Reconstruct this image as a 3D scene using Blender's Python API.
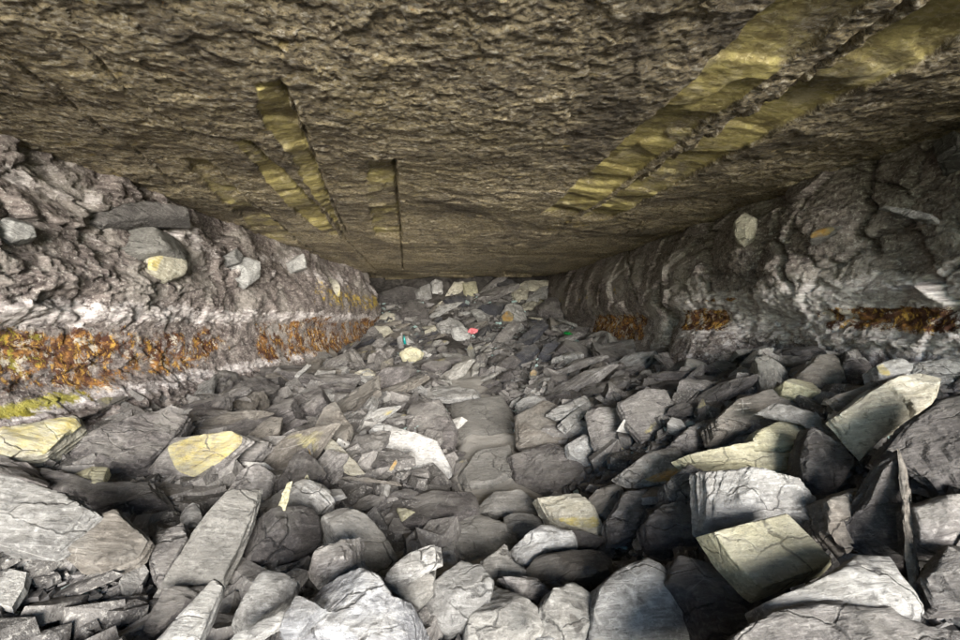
import bpy, math, random
import numpy as np
from mathutils import Vector, Matrix

for o in list(bpy.data.objects):
    bpy.data.objects.remove(o, do_unlink=True)
scene = bpy.context.scene
COL = scene.collection
R = math.radians

# ------------------------------------------------------------------ camera
CAM_Z, FPX, YAW = 1.1, 453.0, R(5)
CEIL = 2.2
cd = bpy.data.cameras.new('camera'); cam = bpy.data.objects.new('camera', cd); COL.objects.link(cam)
cd.sensor_width = 36; cd.lens = FPX / 960 * 36; cd.clip_start = 0.02; cd.clip_end = 3000
cam.location = (0, 0, CAM_Z); cam.rotation_euler = (R(90), 0, -YAW)
scene.camera = cam
# ------------------------------------------------------------------ sky, sun, exposure
SUN_EL, SUN_AZ = R(5), R(-7)     # the light comes in through the mouth behind the camera
w = bpy.data.worlds.new('World'); scene.world = w; w.use_nodes = True
nt = w.node_tree; bg = nt.nodes['Background']
sky = nt.nodes.new('ShaderNodeTexSky'); sky.sky_type = 'NISHITA'; sky.sun_disc = False
sky.sun_elevation = R(30); sky.sun_rotation = math.pi
sky.dust_density = 0.0; sky.air_density = 0.5; sky.ozone_density = 1.0
nt.links.new(sky.outputs[0], bg.inputs[0]); bg.inputs[1].default_value = 0.06
sl = bpy.data.lights.new('sun', 'SUN'); sun = bpy.data.objects.new('sun', sl); COL.objects.link(sun)
sl.energy = 1.5; sl.angle = R(36); sl.color = (1.0, 0.945, 0.87)
sdir = Vector((math.sin(SUN_AZ) * math.cos(SUN_EL), math.cos(SUN_AZ) * math.cos(SUN_EL), -math.sin(SUN_EL)))
sun.rotation_euler = sdir.to_track_quat('-Z', 'Y').to_euler()
sky.sun_elevation = SUN_EL; sky.sun_rotation = math.pi - SUN_AZ
scene.view_settings.view_transform = 'Standard'; scene.view_settings.look = 'None'
scene.view_settings.exposure = 4.18; scene.view_settings.gamma = 1
scene.cycles.use_denoising = True
scene.cycles.max_bounces = 6; scene.cycles.diffuse_bounces = 2
scene.cycles.sample_clamp_indirect = 6

# ------------------------------------------------------------------ noise
_rs = np.random.RandomState(7)
_P = np.concatenate([_rs.permutation(4096)] * 3).astype(np.int64)

_a = _rs.rand(4096) * 6.2831853
_G2 = np.stack([np.cos(_a), np.sin(_a)], 1)
_G3 = _rs.randn(4096, 3); _G3 /= np.linalg.norm(_G3, axis=1)[:, None]
_V = _rs.rand(4096, 4)
def fade(t): return t * t * t * (t * (t * 6 - 15) + 10)
def perlin2(x, y, seed=0):
    x = np.asarray(x, float) + seed * 17.31; y = np.asarray(y, float) + seed * 5.77
    xi = np.floor(x).astype(np.int64); yi = np.floor(y).astype(np.int64)
    xf = x - xi; yf = y - yi; u = fade(xf); v = fade(yf)
    def g(i, j):
        h = _P[_P[(xi + i) & 4095] + ((yi + j) & 4095)]
        return _G2[h, 0] * (xf - i) + _G2[h, 1] * (yf - j)
    a = g(0, 0) * (1 - u) + g(1, 0) * u; b = g(0, 1) * (1 - u) + g(1, 1) * u
    return (a * (1 - v) + b * v) * 1.4
def perlin3(x, y, z, seed=0):
    x = np.asarray(x, float) + seed * 17.31; y = np.asarray(y, float) + seed * 5.77; z = np.asarray(z, float) + seed * 9.13
    xi = np.floor(x).astype(np.int64); yi = np.floor(y).astype(np.int64); zi = np.floor(z).astype(np.int64)
    xf = x - xi; yf = y - yi; zf = z - zi; u = fade(xf); v = fade(yf); ww = fade(zf)
    def g(i, j, k):
        h = _P[_P[_P[(xi + i) & 4095] + ((yi + j) & 4095)] + ((zi + k) & 4095)]
        G = _G3[h]
        return G[..., 0] * (xf - i) + G[..., 1] * (yf - j) + G[..., 2] * (zf - k)
    def l(k):
        a = g(0, 0, k) * (1 - u) + g(1, 0, k) * u; b = g(0, 1, k) * (1 - u) + g(1, 1, k) * u
        return a * (1 - v) + b * v
    return (l(0) * (1 - ww) + l(1) * ww) * 1.4
def fbm2(x, y, o=4, seed=0, gain=.5):
    s = 0; a = 1.0
    for k in range(o):
        s = s + a * perlin2(x * 2 ** k, y * 2 ** k, seed + k); a *= gain
    return s
def fbm3(x, y, z, o=3, seed=0, gain=.5):
    s = 0; a = 1.0
    for k in range(o):
        s = s + a * perlin3(x * 2 ** k, y * 2 ** k, z * 2 ** k, seed + k); a *= gain
    return s
def sstep(a, b, x):
    t = np.clip((x - a) / (b - a), 0, 1); return t * t * (3 - 2 * t)
def terrace(v, sharp=.7):
    k = np.floor(v); return k + sstep(sharp, 1, v - k)
def voronoi2(x, y, seed=0):
    xi = np.floor(x).astype(np.int64); yi = np.floor(y).astype(np.int64)
    f1 = np.full(np.shape(x), 9.); f2 = f1.copy(); cid = np.zeros(np.shape(x), np.int64)
    vx = np.zeros(np.shape(x)); vy = vx.copy()
    for i in (-1, 0, 1):
        for j in (-1, 0, 1):
            h = _P[_P[(xi + i + seed * 31) & 4095] + ((yi + j) & 4095)]
            dx = xi + i + _V[h, 0] - x; dy = yi + j + _V[h, 1] - y
            d = np.sqrt(dx * dx + dy * dy); n = d < f1
            f2 = np.where(n, f1, np.minimum(f2, d)); cid = np.where(n, h, cid)
            vx = np.where(n, dx, vx); vy = np.where(n, dy, vy); f1 = np.where(n, d, f1)
    return f1, f2, cid, vx, vy

# ------------------------------------------------------------------ pixel rays and ground shape
def ray(px, py):
    x = (px - 480) / FPX; z = (320 - py) / FPX
    c, s = math.cos(YAW), math.sin(YAW)
    return Vector((x * c + s, -x * s + c, z))
def on_ceiling(px, py):
    d = ray(px, py); t = (CEIL - CAM_Z) / d.z; return (d.x * t, d.y * t)
def project(p):
    c, s = math.cos(YAW), math.sin(YAW)
    x = p[0] * c - p[1] * s; y = p[0] * s + p[1] * c
    return 480 + FPX * x / y, 320 - FPX * (p[2] - CAM_Z) / y
LW, RW = -2.6, 2.9
def lwx(y): return LW + .115 * np.maximum(np.asarray(y, float) - 2.6, 0)      # the left wall closes in towards the back
def xpath(y): return np.interp(y, [0, 6, 9, 12], [.40, .38, .12, 0])
def ground0(x, y):
    xp = xpath(y)
    z = np.interp(y, [-400, -60, -8, -1.5, 2.6, 4.8, 7, 9, 10.3, 11.4, 12.2, 13], [-170, -25, -2.8, 0, .0, .25, .52, .78, 1.05, 1.55, 2.1, 2.6])  # unseen slope outside the mouth, shaped to let low light reach the ceiling
    t = np.clip((xp - .30 - x) / 2.3, 0, 1.6)
    z = z + np.interp(y, [0, 3, 4.5, 6.5, 9, 10.5], [.55, .46, .2, 0, -.3, -.35]) * t ** .85 * np.where(np.asarray(y) < -2, 0, 1)
    t = np.clip((x - xp - .42) / 2.1, 0, 1.5)
    z = z + np.interp(y, [0, 3, 4.2, 5.5, 8.8, 11], [.8, .9, .5, .22, .2, .05]) * t ** .75 * np.where(np.asarray(y) < -2, 0, 1)
    return z
def ground(x, y):
    x = np.asarray(x, float); y = np.asarray(y, float)
    off = sstep(.15, .7, np.abs(x - xpath(y)))
    dip = -.05 * (1 - sstep(.2, .55, np.abs(x - xpath(y)))) * sstep(1.5, 2.5, y) * (1 - sstep(7.5, 9, y))
    return ground0(x, y) + dip + (.02 + .08 * off) * fbm2(x * 1.7, y * 1.7, 3, 3)
_T = np.concatenate([np.arange(.5, 4, .004), np.arange(4, 14, .012)])
def hit_ground(px, py, lift=0.):
    d = ray(px, py)
    g = ground(d.x * _T, d.y * _T) + lift - (CAM_Z + d.z * _T)
    k = np.argmax(g > 0)
    if g[k] <= 0: k = len(_T) - 1
    t = _T[k]
    return Vector((d.x * t, d.y * t, CAM_Z + d.z * t))

# ------------------------------------------------------------------ helpers
def mesh_from(name, verts, faces, smooth=True, sharp=None):
    m = bpy.data.meshes.new(name)
    verts = np.ascontiguousarray(verts, np.float32); faces = np.ascontiguousarray(faces, np.int32)
    nv, nf, k = len(verts), len(faces), faces.shape[1]
    m.vertices.add(nv); m.vertices.foreach_set('co', verts.ravel())
    m.loops.add(nf * k); m.loops.foreach_set('vertex_index', faces.ravel())
    m.polygons.add(nf); m.polygons.foreach_set('loop_start', np.arange(0, nf * k, k, dtype=np.int32))
    m.polygons.foreach_set('use_smooth', np.full(nf, smooth, bool))
    m.update(calc_edges=True); m.validate()
    if sharp: m.set_sharp_from_angle(angle=R(sharp))
    return m
def attr(m, name, v):
    a = m.attributes.new(name, 'FLOAT', 'POINT'); a.data.foreach_set('value', np.ascontiguousarray(v, np.float32).ravel())
def add(name, mesh, mat, label=None, cat=None, group=None, kind=None, parent=None):
    o = bpy.data.objects.new(name, mesh); COL.objects.link(o)
    if mat is not None and not mesh.materials: mesh.materials.append(mat)
    if label: o['label'] = label
    if cat: o['category'] = cat
    if group: o['group'] = group
    if kind: o['kind'] = kind
    if parent: o.parent = parent
    return o
def grid_faces(nr, nc):
    i = np.arange(nr - 1)[:, None] * nc + np.arange(nc - 1)[None, :]
    return np.stack([i, i + 1, i + nc + 1, i + nc], -1).reshape(-1, 4)

# ------------------------------------------------------------------ materials
class NT:
    def __init__(s, name):
        s.m = bpy.data.materials.new(name); s.m.use_nodes = True; s.t = s.m.node_tree
        s.b = s.t.nodes['Principled BSDF']; s.b.inputs['Specular IOR Level'].default_value = .4
    def n(s, typ, **k):
        n = s.t.nodes.new(typ)
        for a, v in k.items():
            if a.startswith('i_'):
                key = a[2:]; key = int(key) if key.isdigit() else key
                s.put(n.inputs[key], v)
            else: setattr(n, a, v)
        return n
    def put(s, inp, v):
        if isinstance(v, bpy.types.NodeSocket): s.t.links.new(v, inp)
        else:
            if isinstance(v, tuple) and len(v) == 3 and inp.type == 'RGBA': v = v + (1,)
            inp.default_value = v
    def noise(s, vec, scale, detail=6, rough=.6, dist=0):
        return s.n('ShaderNodeTexNoise', i_Vector=vec, i_Scale=scale, i_Detail=detail, i_Roughness=rough, i_Distortion=dist).outputs[0]
    def ramp(s, f, a, b, lo=0., hi=1.):
        return s.n('ShaderNodeMapRange', i_Value=f, **{'i_From Min': a, 'i_From Max': b, 'i_To Min': lo, 'i_To Max': hi}, interpolation_type='SMOOTHSTEP').outputs[0]
    def mix(s, f, a, b, mode='MIX'):
        n = s.t.nodes.new('ShaderNodeMix'); n.data_type = 'RGBA'; n.blend_type = mode
        s.put(n.inputs[0], f); s.put(n.inputs[6], a); s.put(n.inputs[7], b); return n.outputs[2]
    def math(s, op, a, b=0.):
        n = s.t.nodes.new('ShaderNodeMath'); n.operation = op; s.put(n.inputs[0], a); s.put(n.inputs[1], b); return n.outputs[0]
    def map(s, vec, sc=(1, 1, 1), rot=(0, 0, 0), loc=(0, 0, 0)):
        return s.n('ShaderNodeMapping', i_Vector=vec, i_Scale=sc, i_Rotation=rot, i_Location=loc).outputs[0]
    def attr(s, name): return s.n('ShaderNodeAttribute', attribute_name=name).outputs['Fac']
    def bump(s, h, strength, dist, normal=None):
        n = s.n('ShaderNodeBump', i_Height=h, i_Strength=strength, i_Distance=dist)
        if normal is not None: s.put(n.inputs['Normal'], normal)
        return n.outputs[0]
def obj_vec(t):
    co = t.n('ShaderNodeTexCoord').outputs['Object']; rnd = t.n('ShaderNodeObjectInfo').outputs['Random']
    v = t.n('ShaderNodeVectorMath', operation='MULTIPLY_ADD'); t.put(v.inputs[0], co); v.inputs[1].default_value = (1, 1, 1)
    cm = t.n('ShaderNodeCombineXYZ'); k = t.math('MULTIPLY', rnd, 37.); 
    for i in range(3): t.put(cm.inputs[i], k)
    t.put(v.inputs[2], cm.outputs[0]); return v.outputs[0], rnd
def slate(name, c1, c2, c3, stain=None, vein=.3, spec=.4, rough=.68, bump=1.0):
    """c1 dark, c2 main, c3 pale bloom; stain: iron colour shown where the mesh carries a stain attribute"""
    t = NT(name); v, rnd = obj_vec(t)
    vb = t.map(v, (1, 1, 5)); 
    big = t.noise(v, 3.2, 5, .62, .6); grain = t.noise(v, 55, 5, .7); streak = t.noise(t.map(v, (2.2, 9, 14), (0, 0, .5)), 4, 6, .65, .4)
    lay = t.noise(t.map(v, (1.2, 1.2, 26)), 5, 5, .6)
    f = t.math('ADD', t.math('MULTIPLY', big, .55), t.math('MULTIPLY', streak, .45))
    col = t.mix(t.ramp(f, .36, .60), c1, c2)
    col = t.mix(t.ramp(t.noise(v, 6.5, 8, .72, .8), .52, .70), col, c3)
    col = t.mix(t.math('MULTIPLY', t.ramp(grain, .53, .64), .38), col, tuple(min(1, k * 1.35) for k in c3))
    col = t.mix(t.math('MULTIPLY', t.ramp(t.noise(v, 27, 7, .75, .5), .54, .64), .75), col, tuple(k * .45 for k in c1))
    if stain:
        st = t.attr('stain'); e = t.noise(v, 7, 6, .65)
        sm = t.ramp(t.math('ADD', st, t.math('MULTIPLY', t.math('SUBTRACT', e, .5), .8)), .42, .58)
        sc = t.mix(t.ramp(t.noise(v, 9, 6, .7), .4, .65), stain[0], stain[1])
        sc = t.mix(t.math('MULTIPLY', t.ramp(grain, .5, .75), .35), sc, c2)
        col = t.mix(t.math('MULTIPLY', sm, t.ramp(t.noise(v, 15, 7, .74), .36, .58, .35, .95)), col, sc)
    wv2 = t.n('ShaderNodeVectorMath', operation='MULTIPLY_ADD'); t.put(wv2.inputs[0], t.n('ShaderNodeTexNoise', i_Vector=v, i_Scale=6., i_Detail=5.).outputs['Color']); wv2.inputs[1].default_value = (.14, .14, .14); t.put(wv2.inputs[2], v)
    ck = t.n('ShaderNodeTexVoronoi', feature='DISTANCE_TO_EDGE', i_Vector=t.map(wv2.outputs[0], (1, 1.8, 1.6), (.4, .1, .9)), i_Scale=4.2).outputs[0]
    ckm = t.math('MULTIPLY', t.ramp(ck, .030, .004), t.ramp(t.noise(v, 2.8, 4), .46, .58))
    col = t.mix(t.math('MULTIPLY', ckm, .85), col, tuple(k * .3 for k in c1))
    ln2 = t.noise(t.map(v, (3, 26, 20), (0, 0, .35)), 3, 6, .72, .3)
    col = t.mix(t.math('MULTIPLY', t.ramp(ln2, .53, .64), .5), col, tuple(min(.7, k * 1.15) for k in c3))
    col = t.mix(t.math('MULTIPLY', t.ramp(ln2, .47, .37), .55), col, tuple(k * .6 for k in c1))
    pt = t.n('ShaderNodeNewGeometry').outputs['Pointiness']      # mixes a paler tone onto convex edges
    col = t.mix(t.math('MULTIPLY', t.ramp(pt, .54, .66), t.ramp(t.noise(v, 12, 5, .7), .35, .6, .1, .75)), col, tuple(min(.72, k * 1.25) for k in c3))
    # one coat of settled dust on whatever faces up
    nz = t.n('ShaderNodeSeparateXYZ', i_Vector=t.n('ShaderNodeNewGeometry').outputs['Normal']).outputs[2]
    du = t.math('MULTIPLY', t.ramp(nz, .35, .95), t.ramp(t.noise(v, 4.5, 6, .68), .38, .62, .05, .5))
    col = t.mix(du, col, (.29, .275, .25))
    # pale mineral hairlines
    wv = t.n('ShaderNodeTexVoronoi', feature='DISTANCE_TO_EDGE', i_Vector=t.map(v, (1, 2.6, 1), (.3, .2, .6)), i_Scale=3.5).outputs[0]
    ln = t.math('MULTIPLY', t.ramp(wv, .012, .0), t.math('MULTIPLY', t.ramp(t.noise(v, 2.5, 3), .5, .62), vein))
    col = t.mix(ln, col, (.62, .60, .56))
    hv = t.n('ShaderNodeHueSaturation', i_Color=col, i_Value=t.ramp(rnd, 0, 1, .78, 1.2))
    t.put(t.b.inputs['Base Color'], hv.outputs[0])
    t.b.inputs['Roughness'].default_value = rough; t.b.inputs['Specular IOR Level'].default_value = spec
    h = t.math('ADD', t.math('MULTIPLY', big, .6), t.math('ADD', t.math('MULTIPLY', streak, .5), t.math('MULTIPLY', lay, .35)))
    n1 = t.bump(h, .7 * bump, .06); n2 = t.bump(t.noise(v, 16, 10, .78, .3), 1.0 * bump, .045, n1)
    n3 = t.bump(t.noise(v, 70, 6, .8), 1.0 * bump, .012, n2)
    n3 = t.bump(t.math('SUBTRACT', t.math('MULTIPLY', ln2, .5), ckm), .8 * bump, .012, n3)
    t.put(t.b.inputs['Normal'], n3); return t.m
YEL = ((.50, .40, .11), (.60, .55, .28)); OLV = ((.36, .32, .15), (.46, .42, .24)); ORG = ((.50, .27, .04), (.42, .35, .15))
M = {
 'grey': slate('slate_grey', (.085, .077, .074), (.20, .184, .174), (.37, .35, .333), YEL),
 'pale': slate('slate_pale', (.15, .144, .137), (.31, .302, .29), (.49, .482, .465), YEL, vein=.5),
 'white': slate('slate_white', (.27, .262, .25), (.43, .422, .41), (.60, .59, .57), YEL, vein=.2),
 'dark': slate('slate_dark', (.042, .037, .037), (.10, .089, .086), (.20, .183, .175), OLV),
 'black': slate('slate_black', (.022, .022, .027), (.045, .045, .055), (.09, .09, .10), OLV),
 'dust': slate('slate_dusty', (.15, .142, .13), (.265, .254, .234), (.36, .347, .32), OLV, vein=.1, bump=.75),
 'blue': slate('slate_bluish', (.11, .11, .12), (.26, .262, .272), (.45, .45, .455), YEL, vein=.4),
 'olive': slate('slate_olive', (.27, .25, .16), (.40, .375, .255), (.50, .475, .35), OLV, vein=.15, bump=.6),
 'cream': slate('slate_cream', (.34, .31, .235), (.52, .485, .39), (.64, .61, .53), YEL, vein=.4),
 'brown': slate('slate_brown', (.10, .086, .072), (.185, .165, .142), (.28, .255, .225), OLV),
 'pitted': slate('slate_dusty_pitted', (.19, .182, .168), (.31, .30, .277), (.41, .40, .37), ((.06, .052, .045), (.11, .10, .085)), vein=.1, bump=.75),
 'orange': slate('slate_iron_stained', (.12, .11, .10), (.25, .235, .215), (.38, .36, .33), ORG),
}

def ceiling_mat():
    t = NT('ceiling_rock'); co = t.n('ShaderNodeTexCoord').outputs['Object']
    st = t.attr('strip'); dp = t.attr('cavity')
    va = t.map(co, (1, 1.35, 1.3))
    big = t.noise(co, .9, 4, .6, .5); mid = t.noise(va, 6, 8, .7, .7); fine = t.noise(va, 34, 6, .72, .3); gr = t.noise(co, 130, 4, .7)
    col = t.mix(t.ramp(mid, .36, .62), (.16, .12, .064), (.58, .475, .285))
    col = t.mix(t.math('MULTIPLY', t.ramp(big, .45, .62), .6), col, (.36, .285, .14))
    col = t.mix(t.math('MULTIPLY', t.ramp(fine, .52, .61), .9), col, (.70, .64, .52))
    col = t.mix(t.math('MULTIPLY', t.ramp(fine, .48, .38), .85), col, (.035, .028, .02))
    col = t.mix(t.math('MULTIPLY', t.ramp(t.noise(t.map(co, (1, .45, 1)), 1.3, 6, .66, .5), .52, .36), .65), col, (.085, .066, .045))
    col = t.mix(t.math('MULTIPLY', t.ramp(t.noise(va, 3.3, 6, .7, 1), .60, .70), .75), col, (.40, .30, .09))
    col = t.mix(t.math('MULTIPLY', t.ramp(t.noise(va, 11, 4, .6, 1), .70, .76), .8), col, (.52, .26, .06))
    sc = t.mix(t.ramp(t.noise(t.map(co, (2.5, 7, 1), (0, 0, .2)), 3, 6, .65, .5), .38, .62), (.26, .21, .075), (.52, .445, .17))
    sc = t.mix(t.math('MULTIPLY', t.ramp(fine, .52, .62), .6), sc, (.68, .60, .34))
    sc = t.mix(t.math('MULTIPLY', t.ramp(t.noise(co, 4.5, 7, .72, .4), .52, .64), .7), sc, (.66, .58, .36))
    sc = t.mix(t.math('MULTIPLY', t.ramp(t.noise(co, 3.1, 7, .72, .4), .48, .36), .7), sc, (.13, .10, .04))
    e = t.math('MULTIPLY', t.math('SUBTRACT', mid, .5), 1.1)
    col = t.mix(t.ramp(t.math('ADD', st, e), .22, .58), col, sc)
    t.put(t.b.inputs['Base Color'], col)
    t.put(t.b.inputs['Roughness'], t.ramp(fine, .35, .65, .60, .33)); t.b.inputs['Specular IOR Level'].default_value = .55
    k = t.ramp(st, .2, .8, 1, .45)
    n1 = t.bump(mid, t.math('MULTIPLY', k, .7), .05); n2 = t.bump(fine, t.math('MULTIPLY', k, 1.0), .045, n1)
    n3 = t.bump(gr, .4, .005, n2); t.put(t.b.inputs['Normal'], n3); return t.m
def wall_mat():
    t = NT('wall_rock'); co = t.n('ShaderNodeTexCoord').outputs['Object']
    ru = t.attr('rust'); wh = t.attr('bloom'); li = t.attr('lime'); ye = t.attr('yellow')
    big = t.noise(co, 1.6, 5, .6, .3); mid = t.noise(co, 9, 8, .72, .2); fine = t.noise(co, 42, 6, .72); 
    sk = t.noise(t.map(co, (1, 3, 9), (.5, 0, 0)), 5, 6, .68, .5)
    col = t.mix(t.ramp(t.math('ADD', t.math('MULTIPLY', mid, .5), t.math('MULTIPLY', sk, .5)), .38, .62), (.09, .071, .067), (.32, .272, .25))
    col = t.mix(t.math('MULTIPLY', t.ramp(big, .48, .62), .5), col, (.45, .415, .375))
    col = t.mix(t.math('MULTIPLY', t.ramp(fine, .53, .64), .7), col, (.60, .565, .52))
    col = t.mix(t.math('MULTIPLY', t.ramp(fine, .46, .34), .7), col, (.035, .03, .03))
    e = t.math('MULTIPLY', t.math('SUBTRACT', t.noise(co, 5.5, 9, .76, .2), .5), 2.2)
    def m(a, lo=.40, hi=.58): return t.ramp(t.math('ADD', a, e), lo, hi)
    pale = t.mix(t.ramp(sk, .40, .62), (.42, .37, .36), (.80, .75, .73))
    col = t.mix(t.math('MULTIPLY', m(wh), .85), col, pale)
    rk = t.noise(t.map(co, (1, 1, 1.7)), 5, 9, .76, .3)
    r = t.mix(t.ramp(rk, .49, .60), (.085, .034, .02), (.36, .17, .05))
    r = t.mix(t.ramp(t.noise(t.map(co, (1, 1.5, 1)), 14, 9, .78, .3), .52, .60), r, (.58, .34, .07))
    r = t.mix(t.ramp(t.noise(co, 9, 9, .78, .3), .53, .59), r, (.55, .49, .41))
    col = t.mix(m(ru), col, r)
    col = t.mix(t.math('MULTIPLY', m(ye), .9), col, (.50, .36, .08))
    col = t.mix(t.math('MULTIPLY', m(li), .9), col, t.mix(t.ramp(rk, .4, .6), (.24, .21, .02), (.40, .36, .05)))
    t.put(t.b.inputs['Base Color'], col); t.b.inputs['Roughness'].default_value = .85; t.b.inputs['Specular IOR Level'].default_value = .25
    n1 = t.bump(mid, .5, .03); n2 = t.bump(sk, .4, .02, n1); n3 = t.bump(fine, 1., .025, n2); n4 = t.bump(t.noise(co, 150, 3), .4, .004, n3)
    t.put(t.b.inputs['Normal'], n4); return t.m
def dirt_mat():
    t = NT('rubble_dirt'); co = t.n('ShaderNodeTexCoord').outputs['Object']; pa = t.attr('path')
    mid = t.noise(co, 5, 8, .7, .6); fine = t.noise(co, 45, 6, .75)
    col = t.mix(t.ramp(mid, .38, .62), (.038, .034, .031), (.11, .10, .092))
    col = t.mix(t.ramp(t.math('ADD', pa, t.math('MULTIPLY', t.math('SUBTRACT', mid, .5), .6)), .3, .8), col, (.36, .34, .31))
    col = t.mix(t.math('MULTIPLY', t.ramp(fine, .55, .7), .5), col, (.32, .31, .29))
    t.put(t.b.inputs['Base Color'], col); t.b.inputs['Roughness'].default_value = .9; t.b.inputs['Specular IOR Level'].default_value = .2
    n1 = t.bump(mid, .6, .05); n2 = t.bump(fine, .8, .02, n1); t.put(t.b.inputs['Normal'], n2); return t.m
M['ceiling'] = ceiling_mat(); M['wall'] = wall_mat(); M['dirt'] = dirt_mat()

# ------------------------------------------------------------------ ceiling
def geo(a, b, k):          # spacing grows with distance from the mouth
    n = int(math.log(b / a) / k); return a * np.exp(np.linspace(0, math.log(b / a), n))
cx = np.concatenate([[-5, -4.4, -4, -3.7], np.linspace(-3.4, 3.7, 800), [4, 4.4, 5]])
cy = np.concatenate([np.linspace(-1.6, 1.05, 60), geo(1.08, 13.0, .0051)])
X, Y = np.meshgrid(cx, cy)
def blocks(s, t, scale, seed, amp, tilt, crackd=0., cw=.07):
    f1, f2, cid, vx, vy = voronoi2(s * scale, t * scale, seed)
    return amp * (_V[cid, 2] - .5) + tilt * ((_V[cid, 3] - .5) * vx + (_V[cid, 1] - .5) * vy) - crackd * (1 - sstep(0, cw, f2 - f1))
wx = X + .03 * fbm2(X * 7, Y * 7, 4, 11); wy = Y + .03 * fbm2(X * 7, Y * 7, 4, 21)
H = .03 * fbm2(X * .5, Y * .7, 3, 31)
H += blocks(wx * 1.0 - .05 * wy, wy * .30 + .1 * wx, 1.5, 13, .016, .012)              # long joint-bounded beds
H += blocks(wx, wy * 1.5, 3.2, 15, .009, .016) * (.4 + .6 * sstep(-.3, .3, fbm2(X * .8, Y * .8, 2, 33)))
H += blocks(wx, wy * 1.4, 8.5, 17, .006, .011)
H += blocks(wx + .01 * fbm2(X * 20, Y * 20, 2, 35), wy * 1.3, 21, 19, .0045, .008)
H += .0025 * fbm2(X * 40, Y * 52, 2, 71)
H += sstep(9.4, 11.5, Y) * (blocks(wx, wy * .8, 1.3, 23, .10, .08) - .06)
strip = np.zeros_like(X); 
def strip_band(left, right, depth, ripple=.005, step_side='R', w=1.0, y_fade=.25, colour=1.0):
    """smooth band between two joints, recessed most at one joint"""
    global H, strip
    L = np.array([on_ceiling(*p) for p in left]); Rr = np.array([on_ceiling(*p) for p in right])
    L = L[np.argsort(L[:, 1])]; Rr = Rr[np.argsort(Rr[:, 1])]
    wob = .018 * fbm2(X * 0 + 3.1, Y * 5, 3, 81)
    xl = np.interp(Y, L[:, 1], L[:, 0]) + 1.2 * wob + .010 * fbm2(X * 2, Y * 9, 3, 83); xr = np.interp(Y, Rr[:, 1], Rr[:, 0]) + .7 * wob
    y0 = max(L[0, 1], Rr[0, 1]) if False else min(L[0, 1], Rr[0, 1]); y1 = max(L[-1, 1], Rr[-1, 1])
    ya = Y + .10 * (X - (xl + xr) / 2) + .08 * fbm2(X * 3, Y * 3, 2, 87)
    inside = sstep(y0 - .02, y0 + .04, ya) * (1 - sstep(y1 - y_fade, y1, Y)) * sstep(-.010, .012, X - xl) * (1 - sstep(-.006, .006, X - xr))
    u = np.clip((X - xl) / np.maximum(xr - xl, 1e-3), 0, 1)
    prof = u if step_side == 'R' else 1 - u
    k = inside * w
    flat = .03 * fbm2(X * .5, Y * .7, 3, 31) + ripple * fbm2(X * 2.5 + Y * .5, Y * 5 + X * 2, 4, 91) + .0022 * fbm2(X * 16, Y * 20, 3, 95)
    flat += .020 * terrace(fbm2(X * .8 + .3 * Y, Y * 2.0, 2, 97) * 2, .9)
    k = k * (.92 + .08 * sstep(-.2, .3, fbm2(X * 2, Y * 2, 3, 96)))
    H = H * (1 - k) + k * (flat - depth * (.25 + .75 * prof))
    strip = np.maximum(strip, inside * colour * (.76 + .6 * fbm2(X * 2.6, Y * 2.2, 4, 93)))
def crack(line, width=.012, depth=.05):
    global H
    L = np.array([on_ceiling(*p) for p in line]); L = L[np.argsort(L[:, 1])]
    xc = np.interp(Y, L[:, 1], L[:, 0]) + .016 * fbm2(X * 0, Y * 7, 3, 101)
    k = np.exp(-((X - xc) / width) ** 2) * sstep(L[0, 1] - .05, L[0, 1] + .1, Y) * (1 - sstep(L[-1, 1] - .3, L[-1, 1] + .1, Y))
    H = H - depth * k
# left strips: smooth olive bands that end at a dark joint on their right
strip_band([(257, 84), (262, 120), (285, 150), (305, 185), (345, 240)], [(282, 80), (298, 122), (320, 180), (345, 240)], .055, w=.95)
crack([(281, 78), (300, 122), (322, 182), (347, 236)], .014, .05)
strip_band([(238, 146), (262, 178), (300, 218), (333, 238)], [(250, 140), (282, 174), (312, 203), (338, 236)], .045)
crack([(240, 138), (282, 174), (312, 203), (375, 270)], .014, .05)
strip_band([(184, 165), (215, 195), (262, 238)], [(207, 163), (245, 200), (300, 242)], .03, colour=.5)
crack([(207, 163), (236, 190), (300, 242), (330, 262)], .013, .05)
strip_band([(366, 160), (368, 200), (374, 236)], [(394, 160), (398, 200), (402, 238)], .04, w=.95, y_fade=.3, colour=.55)
crack([(394, 158), (398, 200), (403, 270)], .013, .06)
# right strips: two long smooth bands running up to the right
strip_band([(800, -20), (690, 82), (600, 165), (543, 214)], [(898, -20), (810, 45), (690, 135), (575, 217)], .05, step_side='L', y_fade=.2)
strip_band([(960, -20), (800, 85), (690, 150), (580, 218)], [(1040, 0), (880, 78), (780, 128), (605, 222)], .055, step_side='L', y_fade=.3, colour=.85)
crack([(925, -10), (800, 80), (690, 146), (600, 205)], .02, .06)
# dark hair joints
crack([(80, 40), (140, 98), (215, 150)], .008, .03); crack([(20, 60), (90, 120), (190, 195)], .008, .03)
crack([(840, 140), (720, 185), (610, 240)], .01, .03)
H = np.where(Y > 10.3, H - (Y - 10.3) * .025, H)
Z = CEIL - H
V = np.stack([X, Y, Z], -1).reshape(-1, 3)
me = mesh_from('ceiling', V, grid_faces(len(cy), len(cx))[:, ::-1])
attr(me, 'strip', np.clip(strip, 0, 1)); attr(me, 'cavity', strip * 0)
add('ceiling', me, M['ceiling'], 'rough brown rock ceiling with smooth olive grooves', kind='structure')

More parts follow.
